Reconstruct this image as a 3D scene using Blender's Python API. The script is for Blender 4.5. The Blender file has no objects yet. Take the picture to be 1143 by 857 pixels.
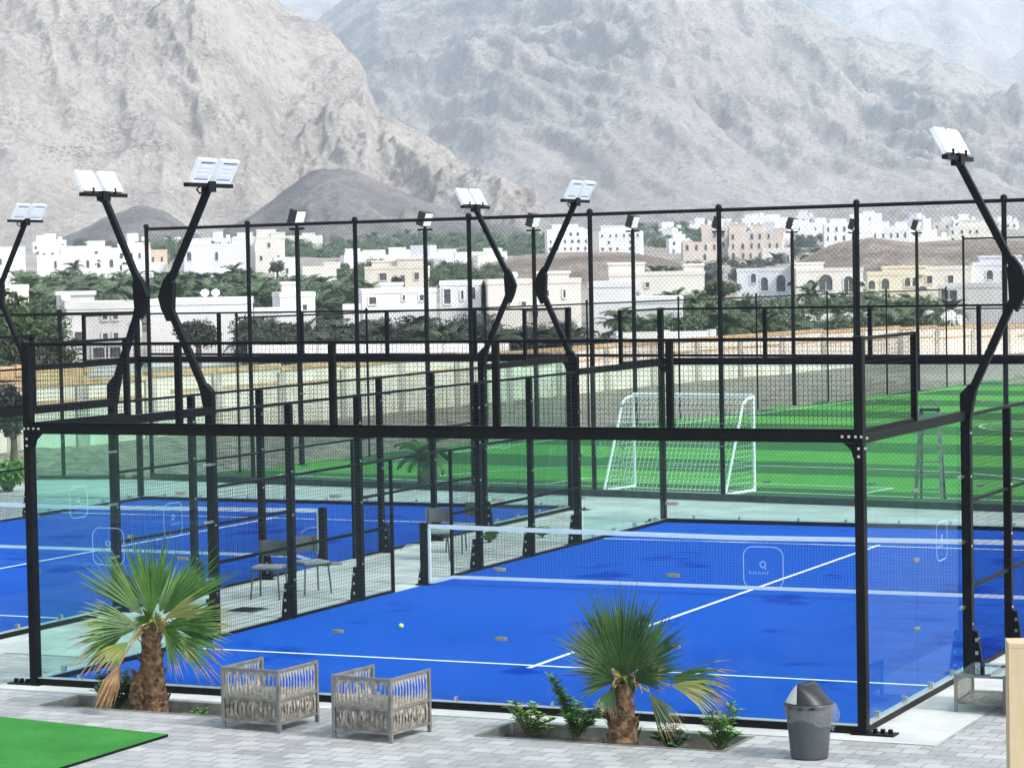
import bpy, math, random
import numpy as np
from mathutils import Vector, Matrix
random.seed(7); rng = np.random.default_rng(7)
scene = bpy.context.scene
COL = scene.collection
PI = math.pi

# ---------------------------------------------------------------- camera
CAM = np.array([17.9244517, -25.2319606, 4.7362033])
YAW, PITCH, ROLL, FPX = -0.43568102, -0.04279604, -0.01894240, 2902.8528
def _axes():
    f = np.array([math.sin(YAW)*math.cos(PITCH), math.cos(YAW)*math.cos(PITCH), math.sin(PITCH)])
    r = np.cross(f, [0, 0, 1]); r /= np.linalg.norm(r); u = np.cross(r, f)
    c, s = math.cos(ROLL), math.sin(ROLL)
    return c*r+s*u, -s*r+c*u, f
RX, UP, FW = _axes()
cam_data = bpy.data.cameras.new('camera'); cam = bpy.data.objects.new('camera', cam_data); COL.objects.link(cam)
cam_data.sensor_width = 36.0; cam_data.lens = FPX*36/1143; cam_data.clip_start = 0.1; cam_data.clip_end = 20000
cam.matrix_world = Matrix(((RX[0], UP[0], -FW[0], CAM[0]), (RX[1], UP[1], -FW[1], CAM[1]), (RX[2], UP[2], -FW[2], CAM[2]), (0, 0, 0, 1)))
scene.camera = cam
def dp(u, v, D):            # survey helper: direction of sight and depth -> place
    return CAM + (FW + RX*(u-571.5)/FPX + UP*(428.5-v)/FPX)*D
RH = np.array([math.cos(YAW), -math.sin(YAW), 0.0])   # level unit vectors across / along the view
FH = np.array([math.sin(YAW), math.cos(YAW), 0.0])

# ---------------------------------------------------------------- materials
def nodes_of(name):
    m = bpy.data.materials.new(name); m.use_nodes = True
    nt = m.node_tree; b = nt.nodes['Principled BSDF']
    return m, nt, b
def N(nt, t, **k):
    n = nt.nodes.new(t)
    for a, v in k.items(): setattr(n, a, v)
    return n
def ramp(nt, fac, stops):
    r = N(nt, 'ShaderNodeValToRGB')
    el = r.color_ramp.elements
    while len(el) < len(stops): el.new(0.5)
    for e, (p, c) in zip(el, stops):
        e.position = p; e.color = (*c, 1) if len(c) == 3 else c
    nt.links.new(fac, r.inputs[0]); return r.outputs[0]
def noise(nt, vec, scale, detail=4, rough=.55):
    n = N(nt, 'ShaderNodeTexNoise'); n.inputs['Scale'].default_value = scale
    n.inputs['Detail'].default_value = detail; n.inputs['Roughness'].default_value = rough
    if vec is not None: nt.links.new(vec, n.inputs['Vector'])
    return n.outputs['Fac']
def coord(nt, which='Object'):
    return N(nt, 'ShaderNodeTexCoord').outputs[which]
def bump(nt, b, h, dist, strength=1.0):
    n = N(nt, 'ShaderNodeBump'); n.inputs['Distance'].default_value = dist; n.inputs['Strength'].default_value = strength
    nt.links.new(h, n.inputs['Height']); nt.links.new(n.outputs[0], b.inputs['Normal'])
def mat(name, c1, c2=None, scale=6, rough=.6, metal=0, detail=5, bmp=0, spec=None, lo=.35, hi=.65):
    m, nt, b = nodes_of(name)
    b.inputs['Roughness'].default_value = rough; b.inputs['Metallic'].default_value = metal
    if spec is not None: b.inputs['Specular IOR Level'].default_value = spec
    if c2 is None:
        b.inputs['Base Color'].default_value = (*c1, 1)
    else:
        f = noise(nt, coord(nt), scale, detail)
        nt.links.new(ramp(nt, f, [(lo, c1), (hi, c2)]), b.inputs['Base Color'])
        if bmp: bump(nt, b, f, bmp)
    return m
M = {}
M['black'] = mat('black_powder_coat', (.0028, .003, .0034), (.006, .0065, .007), 9, .5, spec=.14)
M['black_far'] = mat('black_galvanised', (.0045, .005, .0055), (.010, .011, .011), 3, .55, spec=.14)
M['wire'] = mat('black_wire', (.006, .0065, .0065), None, rough=.5, spec=.15)
M['steel'] = mat('stainless_steel', (.55, .54, .50), (.72, .70, .66), 30, .3, 1.0)
M['brass'] = mat('dull_clamp_metal', (.30, .27, .21), (.42, .38, .30), 30, .38, 1.0)
M['white_paint'] = mat('white_paint', (.74, .75, .75), (.82, .82, .81), 8, .45)
M['white_net'] = mat('white_net_cord', (.8, .82, .8), None, rough=.8)
M['tape'] = mat('white_net_tape', (.84, .84, .83), (.90, .90, .89), 5, .75)
M['lamp_body'] = mat('white_lamp_housing', (.78, .79, .80), (.84, .85, .85), 6, .4)
M['lamp_lens'] = mat('lamp_glass', (.72, .74, .75), (.84, .85, .86), 9, .15)
M['lamp_dark'] = mat('black_lamp_housing', (.015, .016, .018), None, rough=.4)
M['ball'] = mat('padel_ball_felt', (.62, .75, .12), (.72, .82, .22), 60, .9)
M['beige'] = mat('beige_render', (.47, .37, .225), (.53, .42, .26), 5, .8, bmp=.004)
M['soil'] = mat('dark_soil', (.030, .026, .018), (.085, .075, .055), 14, .95, bmp=.02)
M['kerb'] = mat('planter_kerb', (.10, .11, .095), (.20, .21, .19), 6, .85)
M['leaf'] = mat('shrub_leaf', (.06, .18, .03), (.14, .32, .055), 9, .5)
M['leaf_y'] = mat('young_leaf', (.14, .30, .04), (.25, .42, .08), 12, .5)
M['leaf_d'] = mat('dark_shrub_leaf', (.03, .085, .028), (.075, .16, .045), 9, .5)
M['stem'] = mat('stem', (.07, .075, .03), (.12, .10, .05), 12, .8)
M['flower'] = mat('red_flower', (.45, .03, .04), None, rough=.6)
M['palm_g'] = mat('palm_leaf', (.020, .078, .012), (.085, .20, .028), 3.5, .45)
M['palm_gd'] = mat('dark_palm_leaf', (.009, .040, .007), (.040, .115, .018), 3.5, .5)
M['palm_y'] = mat('yellowing_palm_leaf', (.11, .19, .03), (.24, .25, .07), 5, .5)
M['palm_d'] = mat('dry_palm_leaf', (.20, .115, .05), (.36, .23, .11), 7, .8)
M['palm_t'] = mat('palm_trunk_fibre', (.055, .030, .016), (.19, .11, .055), 16, .95, bmp=.03)
M['bin'] = mat('grey_bin_plastic', (.040, .047, .055), (.060, .068, .078), 4, .38)
M['bin_dark'] = mat('black_bin_rim', (.007, .0075, .0085), None, rough=.35)
M['bin_lid'] = mat('pale_bin_flap', (.50, .52, .50), (.62, .63, .60), 6, .35)
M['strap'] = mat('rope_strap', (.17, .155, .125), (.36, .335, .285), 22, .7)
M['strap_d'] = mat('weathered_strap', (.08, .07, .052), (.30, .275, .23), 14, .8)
M['chair_metal'] = mat('grey_chair_frame', (.13, .13, .122), (.21, .208, .195), 8, .5, .2)
M['cafe'] = mat('dark_grey_plastic', (.05, .055, .058), (.08, .085, .09), 6, .5)
M['cafe_seat'] = mat('grey_seat_pad', (.22, .24, .24), (.30, .32, .31), 9, .6)
M['drain'] = mat('dark_drain_metal', (.02, .022, .022), (.05, .05, .05), 20, .7)
M['alu'] = mat('aluminium', (.5, .52, .53), (.62, .63, .64), 9, .35, .8)
M['ladder'] = mat('dull_ladder_metal', (.12, .125, .125), (.22, .225, .22), 9, .5, .3)

def glass_mat(name, tint, ior=1.5, fres=1.0, dust=0):
    m = bpy.data.materials.new(name); m.use_nodes = True; nt = m.node_tree
    for n in list(nt.nodes): nt.nodes.remove(n)
    out = N(nt, 'ShaderNodeOutputMaterial'); mix = N(nt, 'ShaderNodeMixShader')
    tr = N(nt, 'ShaderNodeBsdfTransparent'); tr.inputs[0].default_value = (*tint, 1)
    gl = N(nt, 'ShaderNodeBsdfGlossy'); gl.inputs['Roughness'].default_value = 0.0
    fr = N(nt, 'ShaderNodeFresnel'); fr.inputs['IOR'].default_value = ior
    mu = N(nt, 'ShaderNodeMath', operation='MULTIPLY'); mu.inputs[1].default_value = fres
    ge = N(nt, 'ShaderNodeNewGeometry'); fb = N(nt, 'ShaderNodeMath', operation='SUBTRACT'); fb.inputs[0].default_value = 1; nt.links.new(ge.outputs['Backfacing'], fb.inputs[1])
    nt.links.new(fr.outputs[0], mu.inputs[0]); m2 = N(nt, 'ShaderNodeMath', operation='MULTIPLY'); nt.links.new(mu.outputs[0], m2.inputs[0]); nt.links.new(fb.outputs[0], m2.inputs[1])
    nt.links.new(m2.outputs[0], mix.inputs[0]); nt.links.new(tr.outputs[0], mix.inputs[1]); nt.links.new(gl.outputs[0], mix.inputs[2])
    gl.inputs[0].default_value = (.72, .93, 1.0, 1)
    if dust:
        co = coord(nt); df = N(nt, 'ShaderNodeBsdfDiffuse'); df.inputs[0].default_value = (.62, .68, .68, 1)
        mp = N(nt, 'ShaderNodeMapping'); mp.inputs['Scale'].default_value = (1, 1, .35); nt.links.new(co, mp.inputs[0])
        f = noise(nt, mp.outputs[0], 1.3, 7, .65); dv = ramp(nt, f, [(.40, (.004,)*3), (.75, (dust,)*3)])
        mm = N(nt, 'ShaderNodeMixShader'); nt.links.new(dv, mm.inputs[0]); nt.links.new(mix.outputs[0], mm.inputs[1]); nt.links.new(df.outputs[0], mm.inputs[2]); mix = mm
    nt.links.new(mix.outputs[0], out.inputs[0]); return m
M['glass'] = glass_mat('toughened_glass', (.875, .955, .932), 1.46, .45, .006)
M['glass_table'] = glass_mat('table_glass', (.82, .88, .87), 1.6)
M['bag'], _nt, _b = nodes_of('clear_plastic_bag'); _b.inputs['Base Color'].default_value = (.28, .30, .31, 1); _b.inputs['Roughness'].default_value = .2; _b.inputs['Alpha'].default_value = .30

def sticker_mat():
    m, nt, b = nodes_of('frosted_sticker')
    b.inputs['Base Color'].default_value = (.55, .72, .92, 1); b.inputs['Roughness'].default_value = .6
    b.inputs['Alpha'].default_value = .42
    return m
M['sticker'] = sticker_mat()

def turf_blue():
    m, nt, b = nodes_of('blue_court_turf'); co = coord(nt)
    f1 = noise(nt, co, .55, 3); f2 = noise(nt, co, 60, 2)
    mp = N(nt, 'ShaderNodeMapping'); mp.inputs['Scale'].default_value = (.8, .5, 1); nt.links.new(co, mp.inputs[0])
    f3 = noise(nt, mp.outputs[0], 1.0, 3)
    mx = N(nt, 'ShaderNodeMath', operation='ADD'); nt.links.new(f1, mx.inputs[0]); nt.links.new(f3, mx.inputs[1])
    ad = N(nt, 'ShaderNodeMath', operation='MULTIPLY_ADD'); nt.links.new(f2, ad.inputs[0]); ad.inputs[1].default_value = .35; nt.links.new(mx.outputs[0], ad.inputs[2])
    nt.links.new(ramp(nt, ad.outputs[0], [(.78, (.0004, .030, .265)), (1.10, (.0006, .043, .355)), (1.35, (.0012, .053, .40)), (1.65, (.010, .080, .44))]), b.inputs['Base Color'])
    b.inputs['Roughness'].default_value = .9; b.inputs['Specular IOR Level'].default_value = .03
    bump(nt, b, f2, .01); return m
M['blue'] = turf_blue()
M['line'] = mat('white_turf_line', (.70, .72, .74), (.80, .81, .82), 5, .85)

def turf_green(name, a, bcol, c, d, period=None, ang=0):
    m, nt, b = nodes_of(name); co = coord(nt)
    f = noise(nt, co, 1.3, 4); fine = noise(nt, co, 45, 2)
    ad = N(nt, 'ShaderNodeMath', operation='MULTIPLY_ADD'); nt.links.new(fine, ad.inputs[0]); ad.inputs[1].default_value = .6; nt.links.new(f, ad.inputs[2])
    c1 = ramp(nt, ad.outputs[0], [(.55, a), (1.05, bcol)])
    if period:
        c2 = ramp(nt, ad.outputs[0], [(.55, c), (1.05, d)])
        mp = N(nt, 'ShaderNodeMapping'); mp.inputs['Rotation'].default_value = (0, 0, ang); nt.links.new(co, mp.inputs[0])
        sx = N(nt, 'ShaderNodeSeparateXYZ'); nt.links.new(mp.outputs[0], sx.inputs[0])
        dv = N(nt, 'ShaderNodeMath', operation='DIVIDE'); nt.links.new(sx.outputs[1], dv.inputs[0]); dv.inputs[1].default_value = period*2
        fr = N(nt, 'ShaderNodeMath', operation='FRACT'); nt.links.new(dv.outputs[0], fr.inputs[0])
        gt = N(nt, 'ShaderNodeMath', operation='GREATER_THAN'); nt.links.new(fr.outputs[0], gt.inputs[0]); gt.inputs[1].default_value = .5
        mx = N(nt, 'ShaderNodeMix', data_type='RGBA'); nt.links.new(gt.outputs[0], mx.inputs['Factor'])
        nt.links.new(c1, mx.inputs['A']); nt.links.new(c2, mx.inputs['B']); c1 = mx.outputs['Result']
    nt.links.new(c1, b.inputs['Base Color']); b.inputs['Roughness'].default_value = .85; b.inputs['Specular IOR Level'].default_value = .15
    bump(nt, b, fine, .02); return m
PANG = math.radians(8.5)
M['pitch'] = turf_green('football_turf', (.075, .26, .042), (.105, .335, .058), (.028, .110, .030), (.044, .150, .042), 3.4, PANG)
M['mat_green'] = turf_green('green_turf_mat', (.022, .15, .022), (.045, .235, .042), None, None)

def paving():
    m, nt, b = nodes_of('grey_block_paving'); co = coord(nt)
    br = N(nt, 'ShaderNodeTexBrick'); nt.links.new(co, br.inputs['Vector'])
    br.inputs['Color1'].default_value = (.285, .295, .298, 1); br.inputs['Color2'].default_value = (.425, .435, .435, 1)
    br.inputs['Mortar'].default_value = (.22, .225, .22, 1)
    br.inputs['Scale'].default_value = 1.0; br.inputs['Brick Width'].default_value = .27; br.inputs['Row Height'].default_value = .22
    br.inputs['Mortar Size'].default_value = .008; br.inputs['Mortar Smooth'].default_value = .2; br.inputs['Bias'].default_value = -.1
    f = noise(nt, co, .9, 6, .65); g = noise(nt, co, 9, 5, .6)
    s = N(nt, 'ShaderNodeMath', operation='MULTIPLY_ADD'); nt.links.new(g, s.inputs[0]); s.inputs[1].default_value = .5; nt.links.new(f, s.inputs[2])
    st = ramp(nt, s.outputs[0], [(.42, (.42, .42, .40)), (.58, (.76, .76, .75)), (.75, (.95, .95, .945)), (1.0, (1.08, 1.08, 1.07))])
    mx = N(nt, 'ShaderNodeMix', data_type='RGBA', blend_type='MULTIPLY'); mx.inputs['Factor'].default_value = 1
    nt.links.new(br.outputs['Color'], mx.inputs['A']); nt.links.new(st, mx.inputs['B'])
    nt.links.new(mx.outputs['Result'], b.inputs['Base Color'])
    b.inputs['Roughness'].default_value = .75
    iv = N(nt, 'ShaderNodeMath', operation='SUBTRACT'); iv.inputs[0].default_value = 1; nt.links.new(br.outputs['Fac'], iv.inputs[1])
    bump(nt, b, iv.outputs[0], .006); return m
M['paving'] = paving()
M['concrete'] = mat('pale_concrete', (.40, .41, .40), (.54, .55, .53), 1.6, .85, detail=8)
M['conc_far'] = mat('pale_tiled_concrete', (.35, .36, .355), (.50, .51, .50), 1.1, .8, detail=7)
M['kerb_dark'] = mat('dark_kerb', (.03, .033, .035), (.06, .065, .065), 5, .7)
M['dirt'] = mat('stony_dirt', (.15, .13, .105), (.36, .31, .25), 2.2, .95, detail=9, bmp=.15)
M['valley'] = mat('sandy_valley_ground', (.20, .18, .145), (.36, .33, .28), .05, .95, detail=10)
M['asphalt'] = mat('faded_asphalt', (.10, .105, .11), (.17, .17, .17), .6, .9, detail=7)

def rock(name, lo, mid, hi, sc, bd, dark=(.20, .185, .17), scrub=1.0):
    m, nt, b = nodes_of(name); co = coord(nt)
    big = noise(nt, co, sc, 10, .62); fine = noise(nt, co, sc*16, 9, .72)
    s = N(nt, 'ShaderNodeMath', operation='MULTIPLY_ADD'); nt.links.new(fine, s.inputs[0]); s.inputs[1].default_value = .8; nt.links.new(big, s.inputs[2])
    c = ramp(nt, s.outputs[0], [(.62, lo), (.88, mid), (1.10, hi)])
    pn = noise(nt, co, sc*42, 6, .75); pa = noise(nt, co, sc*2.3, 3)
    q = N(nt, 'ShaderNodeMath', operation='MULTIPLY_ADD'); nt.links.new(pa, q.inputs[0]); q.inputs[1].default_value = .45; nt.links.new(pn, q.inputs[2])
    sp = ramp(nt, q.outputs[0], [(.765, (0, 0, 0)), (.86, (scrub*.8,)*3)])
    mx = N(nt, 'ShaderNodeMix', data_type='RGBA'); nt.links.new(sp, mx.inputs['Factor']); nt.links.new(c, mx.inputs['A']); mx.inputs['B'].default_value = (*dark, 1)
    nt.links.new(mx.outputs['Result'], b.inputs['Base Color'])
    b.inputs['Roughness'].default_value = .95; b.inputs['Specular IOR Level'].default_value = .05
    bump(nt, b, s.outputs[0], bd, .8); return m
M['rock_near'] = rock('pale_limestone_slope', (.39, .352, .318), (.52, .468, .42), (.63, .575, .52), .012, 16, (.22, .20, .185))
M['rock_far'] = rock('grey_limestone_slope', (.39, .355, .326), (.49, .45, .415), (.58, .54, .50), .007, 30, (.24, .225, .21), .8)
M['rock_dark'] = rock('dark_scree_slope', (.15, .137, .132), (.225, .207, .20), (.31, .285, .27), .03, 6, (.15, .14, .125), .9)
M['rubble'] = rock('brown_rubble_slope', (.20, .165, .135), (.34, .285, .24), (.47, .41, .35), .05, 3.0, (.13, .10, .085))

# ---------------------------------------------------------------- mesh builder
class MB:
    def __init__(s): s.v = []; s.f = []; s.m = []
    def add(s, vs, fs, mi=0):
        o = len(s.v); s.v += [tuple(map(float, p)) for p in vs]; s.f += [tuple(i+o for i in f) for f in fs]; s.m += [mi]*len(fs); return s
    def box(s, c, size, rz=0, mi=0, ax=None):
        hx, hy, hz = size[0]/2, size[1]/2, size[2]/2; vs = []
        ca, sa = math.cos(rz), math.sin(rz)
        for z in (-hz, hz):
            for x, y in ((-hx, -hy), (hx, -hy), (hx, hy), (-hx, hy)):
                if ax is not None:
                    p = np.array(c)+np.array(ax[0])*x+np.array(ax[1])*y+np.array(ax[2])*z; vs.append(p)
                else: vs.append((c[0]+x*ca-y*sa, c[1]+x*sa+y*ca, c[2]+z))
        return s.add(vs, [(0, 3, 2, 1), (4, 5, 6, 7), (0, 1, 5, 4), (1, 2, 6, 5), (2, 3, 7, 6), (3, 0, 4, 7)], mi)
    def bx(s, x0, x1, y0, y1, z0, z1, mi=0):
        return s.box(((x0+x1)/2, (y0+y1)/2, (z0+z1)/2), (abs(x1-x0), abs(y1-y0), abs(z1-z0)), 0, mi)
    def bar(s, p0, p1, w, h, mi=0, up=(0, 0, 1)):
        p0 = np.array(p0, float); p1 = np.array(p1, float); d = p1-p0; L = np.linalg.norm(d); d /= L
        u = np.array(up, float)
        if abs(d@u) > .98: u = np.array([0, 1., 0])
        a = np.cross(d, u); a /= np.linalg.norm(a); b = np.cross(a, d)
        return s.box((p0+p1)/2, (L, w, h), 0, mi, ax=(d, a, b))
    def tube(s, pts, r, n=8, mi=0, caps=True):
        pts = [np.array(p, float) for p in pts]; k = len(pts); rs = r if hasattr(r, '__len__') else [r]*k
        vs = []; prev = None
        for i, p in enumerate(pts):
            d = pts[min(i+1, k-1)]-pts[max(i-1, 0)]; d = d/(np.linalg.norm(d)+1e-12)
            if prev is None:
                u = np.array([0, 0, 1.]) if abs(d[2]) < .9 else np.array([1., 0, 0])
                a = np.cross(d, u)
            else: a = prev-d*(prev@d)
            a /= np.linalg.norm(a); prev = a; b = np.cross(d, a)
            for j in range(n):
                t = 2*PI*j/n; vs.append(p+rs[i]*(a*math.cos(t)+b*math.sin(t)))
        fs = [(i*n+j, i*n+(j+1) % n, (i+1)*n+(j+1) % n, (i+1)*n+j) for i in range(k-1) for j in range(n)]
        if caps: fs += [tuple(range(n-1, -1, -1)), tuple((k-1)*n+j for j in range(n))]
        return s.add(vs, fs, mi)
    def lathe(s, prof, c=(0, 0, 0), n=24, mi=0):
        vs = [(c[0]+r*math.cos(2*PI*j/n), c[1]+r*math.sin(2*PI*j/n), c[2]+z) for r, z in prof for j in range(n)]
        fs = [(i*n+j, i*n+(j+1) % n, (i+1)*n+(j+1) % n, (i+1)*n+j) for i in range(len(prof)-1) for j in range(n)]
        return s.add(vs, fs, mi)
    def prism(s, poly, z0, z1, mi=0):
        n = len(poly); vs = [(x, y, z0) for x, y in poly]+[(x, y, z1) for x, y in poly]
        return s.add(vs, [tuple(range(n-1, -1, -1)), tuple(range(n, 2*n))]+[(i, (i+1) % n, n+(i+1) % n, n+i) for i in range(n)], mi)
    def slab(s, poly3, nrm, th, mi=0):      # extruded 3D polygon
        nrm = np.array(nrm, float); nrm /= np.linalg.norm(nrm); n = len(poly3); P = [np.array(p, float) for p in poly3]
        vs = [p-nrm*th/2 for p in P]+[p+nrm*th/2 for p in P]
        return s.add(vs, [tuple(range(n-1, -1, -1)), tuple(range(n, 2*n))]+[(i, (i+1) % n, n+(i+1) % n, n+i) for i in range(n)], mi)
    def wires(s, segs, r, mi=0):
        for p0, p1 in segs:
            p0 = np.array(p0, float); p1 = np.array(p1, float); d = p1-p0; L = np.linalg.norm(d)
            if L < 1e-4: continue
            d /= L; u = np.array([0, 0, 1.]) if abs(d[2]) < .9 else np.array([1., 0, 0])
            a = np.cross(d, u); a /= np.linalg.norm(a); b = np.cross(d, a)
            q = [r*a, -.5*r*a+.866*r*b, -.5*r*a-.866*r*b]
            s.add([p0+x for x in q]+[p1+x for x in q], [(0, 1, 4, 3), (1, 2, 5, 4), (2, 0, 3, 5)], mi)
        return s
    def build(s, name, mats, parent=None, smooth=False):
        me = bpy.data.meshes.new(name); me.from_pydata(s.v, [], s.f)
        for m in (mats if isinstance(mats, (list, tuple)) else [mats]): me.materials.append(M[m] if isinstance(m, str) else m)
        me.polygons.foreach_set('material_index', s.m)
        if smooth: me.polygons.foreach_set('use_smooth', [True]*len(s.f))
        me.update()
        o = bpy.data.objects.new(name, me); COL.objects.link(o)
        if parent is not None: o.parent = parent
        return o
def tag(o, label=None, cat=None, group=None, kind=None):
    if label: o['label'] = label
    if cat: o['category'] = cat
    if group: o['group'] = group
    if kind: o['kind'] = kind
    return o
def empty(name, loc=(0, 0, 0), rz=0, label=None, cat=None, group=None):
    o = bpy.data.objects.new(name, None); COL.objects.link(o); o.location = tuple(map(float, loc)); o.rotation_euler = (0, 0, rz)
    o.empty_display_size = .2
    return tag(o, label, cat, group)
KIDS = {}
def copy_tree(o, loc, rz=None, label=None):
    def rec(x, parent):
        c = x.copy(); COL.objects.link(c)
        if parent is not None: c.parent = parent
        for ch in [k for k in ALLK if k.parent == x]: rec(ch, c)
        return c
    ALLK = list(bpy.data.objects)
    r = rec(o, None); r.location = tuple(map(float, loc))
    if rz is not None: r.rotation_euler = (0, 0, rz)
    if label: r['label'] = label
    return r
def sheet(name, poly, z, m, kind='structure'):
    b = MB(); b.add([(x, y, z) for x, y in poly], [tuple(range(len(poly)))]); return tag(b.build(name, m), kind=kind)
def clip_seg(p, d, x0, x1, z0, z1):
    t0, t1 = -1e9, 1e9
    for a, da, lo, hi in ((p[0], d[0], x0, x1), (p[1], d[1], z0, z1)):
        if abs(da) < 1e-9:
            if a < lo or a > hi: return None
            continue
        q0, q1 = (lo-a)/da, (hi-a)/da
        if q0 > q1: q0, q1 = q1, q0
        t0, t1 = max(t0, q0), min(t1, q1)
    return None if t1-t0 < 1e-3 else ((p[0]+d[0]*t0, p[1]+d[1]*t0), (p[0]+d[0]*t1, p[1]+d[1]*t1))
def chainlink(mb, P0, P1, z0, z1, cell=.06, r=.002, off=.003):
    P0 = np.array([P0[0], P0[1]], float); P1 = np.array([P1[0], P1[1]], float); L = np.linalg.norm(P1-P0); d = (P1-P0)/L; n = np.array([-d[1], d[0]])
    H = z1-z0; step = cell*math.sqrt(2)
    for sgn in (1, -1):
        k = np.arange(-H, L+H, step) if sgn == 1 else np.arange(0, L+2*H, step)
        segs = []
        for c in k:
            cs = clip_seg((c, 0.), (1., float(sgn)) if sgn == 1 else (-1., 1.), 0, L, 0, H)
            if cs is None: continue
            q = []
            for a, b in cs:
                w = P0+d*a+n*off*sgn; q.append((w[0], w[1], z0+b))
            segs.append(q)
        mb.wires(segs, r)
    return mb
def weldmesh(mb, P0, P1, z0, z1, cell=.05, r=.0022, off=.004):
    P0 = np.array([P0[0], P0[1]], float); P1 = np.array([P1[0], P1[1]], float); L = np.linalg.norm(P1-P0); d = (P1-P0)/L; n = np.array([-d[1], d[0]])
    segs = []
    for a in np.arange(cell/2, L, cell):
        w = P0+d*a+n*off; segs.append(((w[0], w[1], z0), (w[0], w[1], z1)))
    for z in np.arange(z0+cell/2, z1, cell):
        segs.append(((*(P0-n*off*.2), z), (*(P1-n*off*.2), z)))
    return mb.wires(segs, r)
# ---------------------------------------------------------------- ground sheets
sheet('paving', [(-45, -40), (45, -40), (45, 27), (-45, 27)], 0.0, 'paving')
EXV = np.array([math.cos(PANG), -math.sin(PANG)]); EYV = np.array([math.sin(PANG), math.cos(PANG)]); PO = np.array([.6, 24.3])
def pit(s, t): return tuple(PO+EXV*s+EYV*t)
# pale concrete aprons round the courts
COURT2 = (-12.85, 1.95)
for (ox, oy) in ((0, 0), COURT2):
    far = 6.2 if ox == 0 else 4.6
    b = MB()
    for x0, x1, y0, y1 in ((-.45, 10.9, -.42, -.0), (-.45, 0, 0, 20), (10, 10.9, 0, 20)):
        b.add([(ox+x0, oy+y0, .004), (ox+x1, oy+y0, .004), (ox+x1, oy+y1, .004), (ox+x0, oy+y1, .004)], [(0, 1, 2, 3)])
    tag(b.build('concrete_apron', 'concrete'), kind='structure')
sheet('concrete_terrace', [(-26, 22.2), (-2.4, 22.2), (-2.4, 20.0), (22, 20.0), (22, 21.2), (-26, 28.3)], .008, 'conc_far')
sheet('walkway', [(-2.40, 2.0), (-.45, 2.0), (-.45, 20.0), (-2.40, 20.0)], .006, 'conc_far')
# pitch
pp = [pit(-16.3, -.05), pit(40, -.05), pit(40, 56), pit(-17.1, 56), pit(-16.9, 47.6)]
sheet('football_pitch', pp, .020, 'pitch')
lb = MB()
def pl(pts, w=.07, z=.026):
    for a, c in zip(pts[:-1], pts[1:]):
        a = np.array(a); c = np.array(c); d = (c-a)/np.linalg.norm(c-a); n = np.array([-d[1], d[0]])*w/2; a = a-d*.0; 
        lb.add([(*(a-n), z), (*(c-n), z), (*(c+n), z), (*(a+n), z)], [(0, 1, 2, 3)])
SC = -3.0
pl([pit(-14.3, 2), pit(9.2, 2)], .08); pl([pit(-16.0, 48), pit(9.2, 48)], .08); pl([pit(9.2, 2.05), pit(9.2, 47.95)], .08); pl([pit(-14.35, 2.05), pit(-16.05, 47.95)], .08)
pl([pit(-6.8, 2.05), pit(-6.8, 3.82)]); pl([pit(.85, 2.05), pit(.85, 3.82)]); pl([pit(-6.84, 3.85), pit(.89, 3.85)])
arc = [pit(SC-1.5-6*math.sin(a), 2.45+6*math.cos(a)) for a in np.linspace(1.57, 0, 16)]+[pit(SC+1.5+6*math.sin(a), 2.45+6*math.cos(a)) for a in np.linspace(0, 1.57, 16)]
pl(arc); pl([pit(-15.1, 25), pit(9.2, 25)]); pl([pit(SC+3*math.cos(a), 25+3*math.sin(a)) for a in np.linspace(0, 2*PI, 40)])
tag(lb.build('pitch_markings', 'line'), kind='structure')
# green mat in the foreground
b = MB(); b.prism([(3.33, -2.49), (3.30, -7.0), (-4.0, -7.0), (-4.0, -1.45)], .002, .030)
b.m = [1, 0]+[1]*4
tag(b.build('turf_mat', ['mat_green', 'black']), 'flat green artificial turf mat laid on the grey paving in the foreground', 'turf mat')

# ---------------------------------------------------------------- court
def court_ground(ox, oy):
    b = MB(); b.add([(ox, oy, .012), (ox+10, oy, .012), (ox+10, oy+20, .012), (ox, oy+20, .012)], [(0, 1, 2, 3)])
    tag(b.build('court_surface', 'blue'), kind='structure')
    l = MB(); w = .034
    for y in (3.05, 16.95):
        l.add([(ox+.02, oy+y-w, .017), (ox+9.98, oy+y-w, .017), (ox+9.98, oy+y+w, .017), (ox+.02, oy+y+w, .017)], [(0, 1, 2, 3)])
    for y0, y1 in ((3.05-.2, 3.05-w), (3.05+w, 16.95-w), (16.95+w, 17.15)):
        l.add([(ox+5-w, oy+y0, .017), (ox+5+w, oy+y0, .017), (ox+5+w, oy+y1, .017), (ox+5-w, oy+y1, .017)], [(0, 1, 2, 3)])
    tag(l.build('court_markings', 'line'), kind='structure')
court_ground(0, 0); court_ground(*COURT2)

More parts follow.
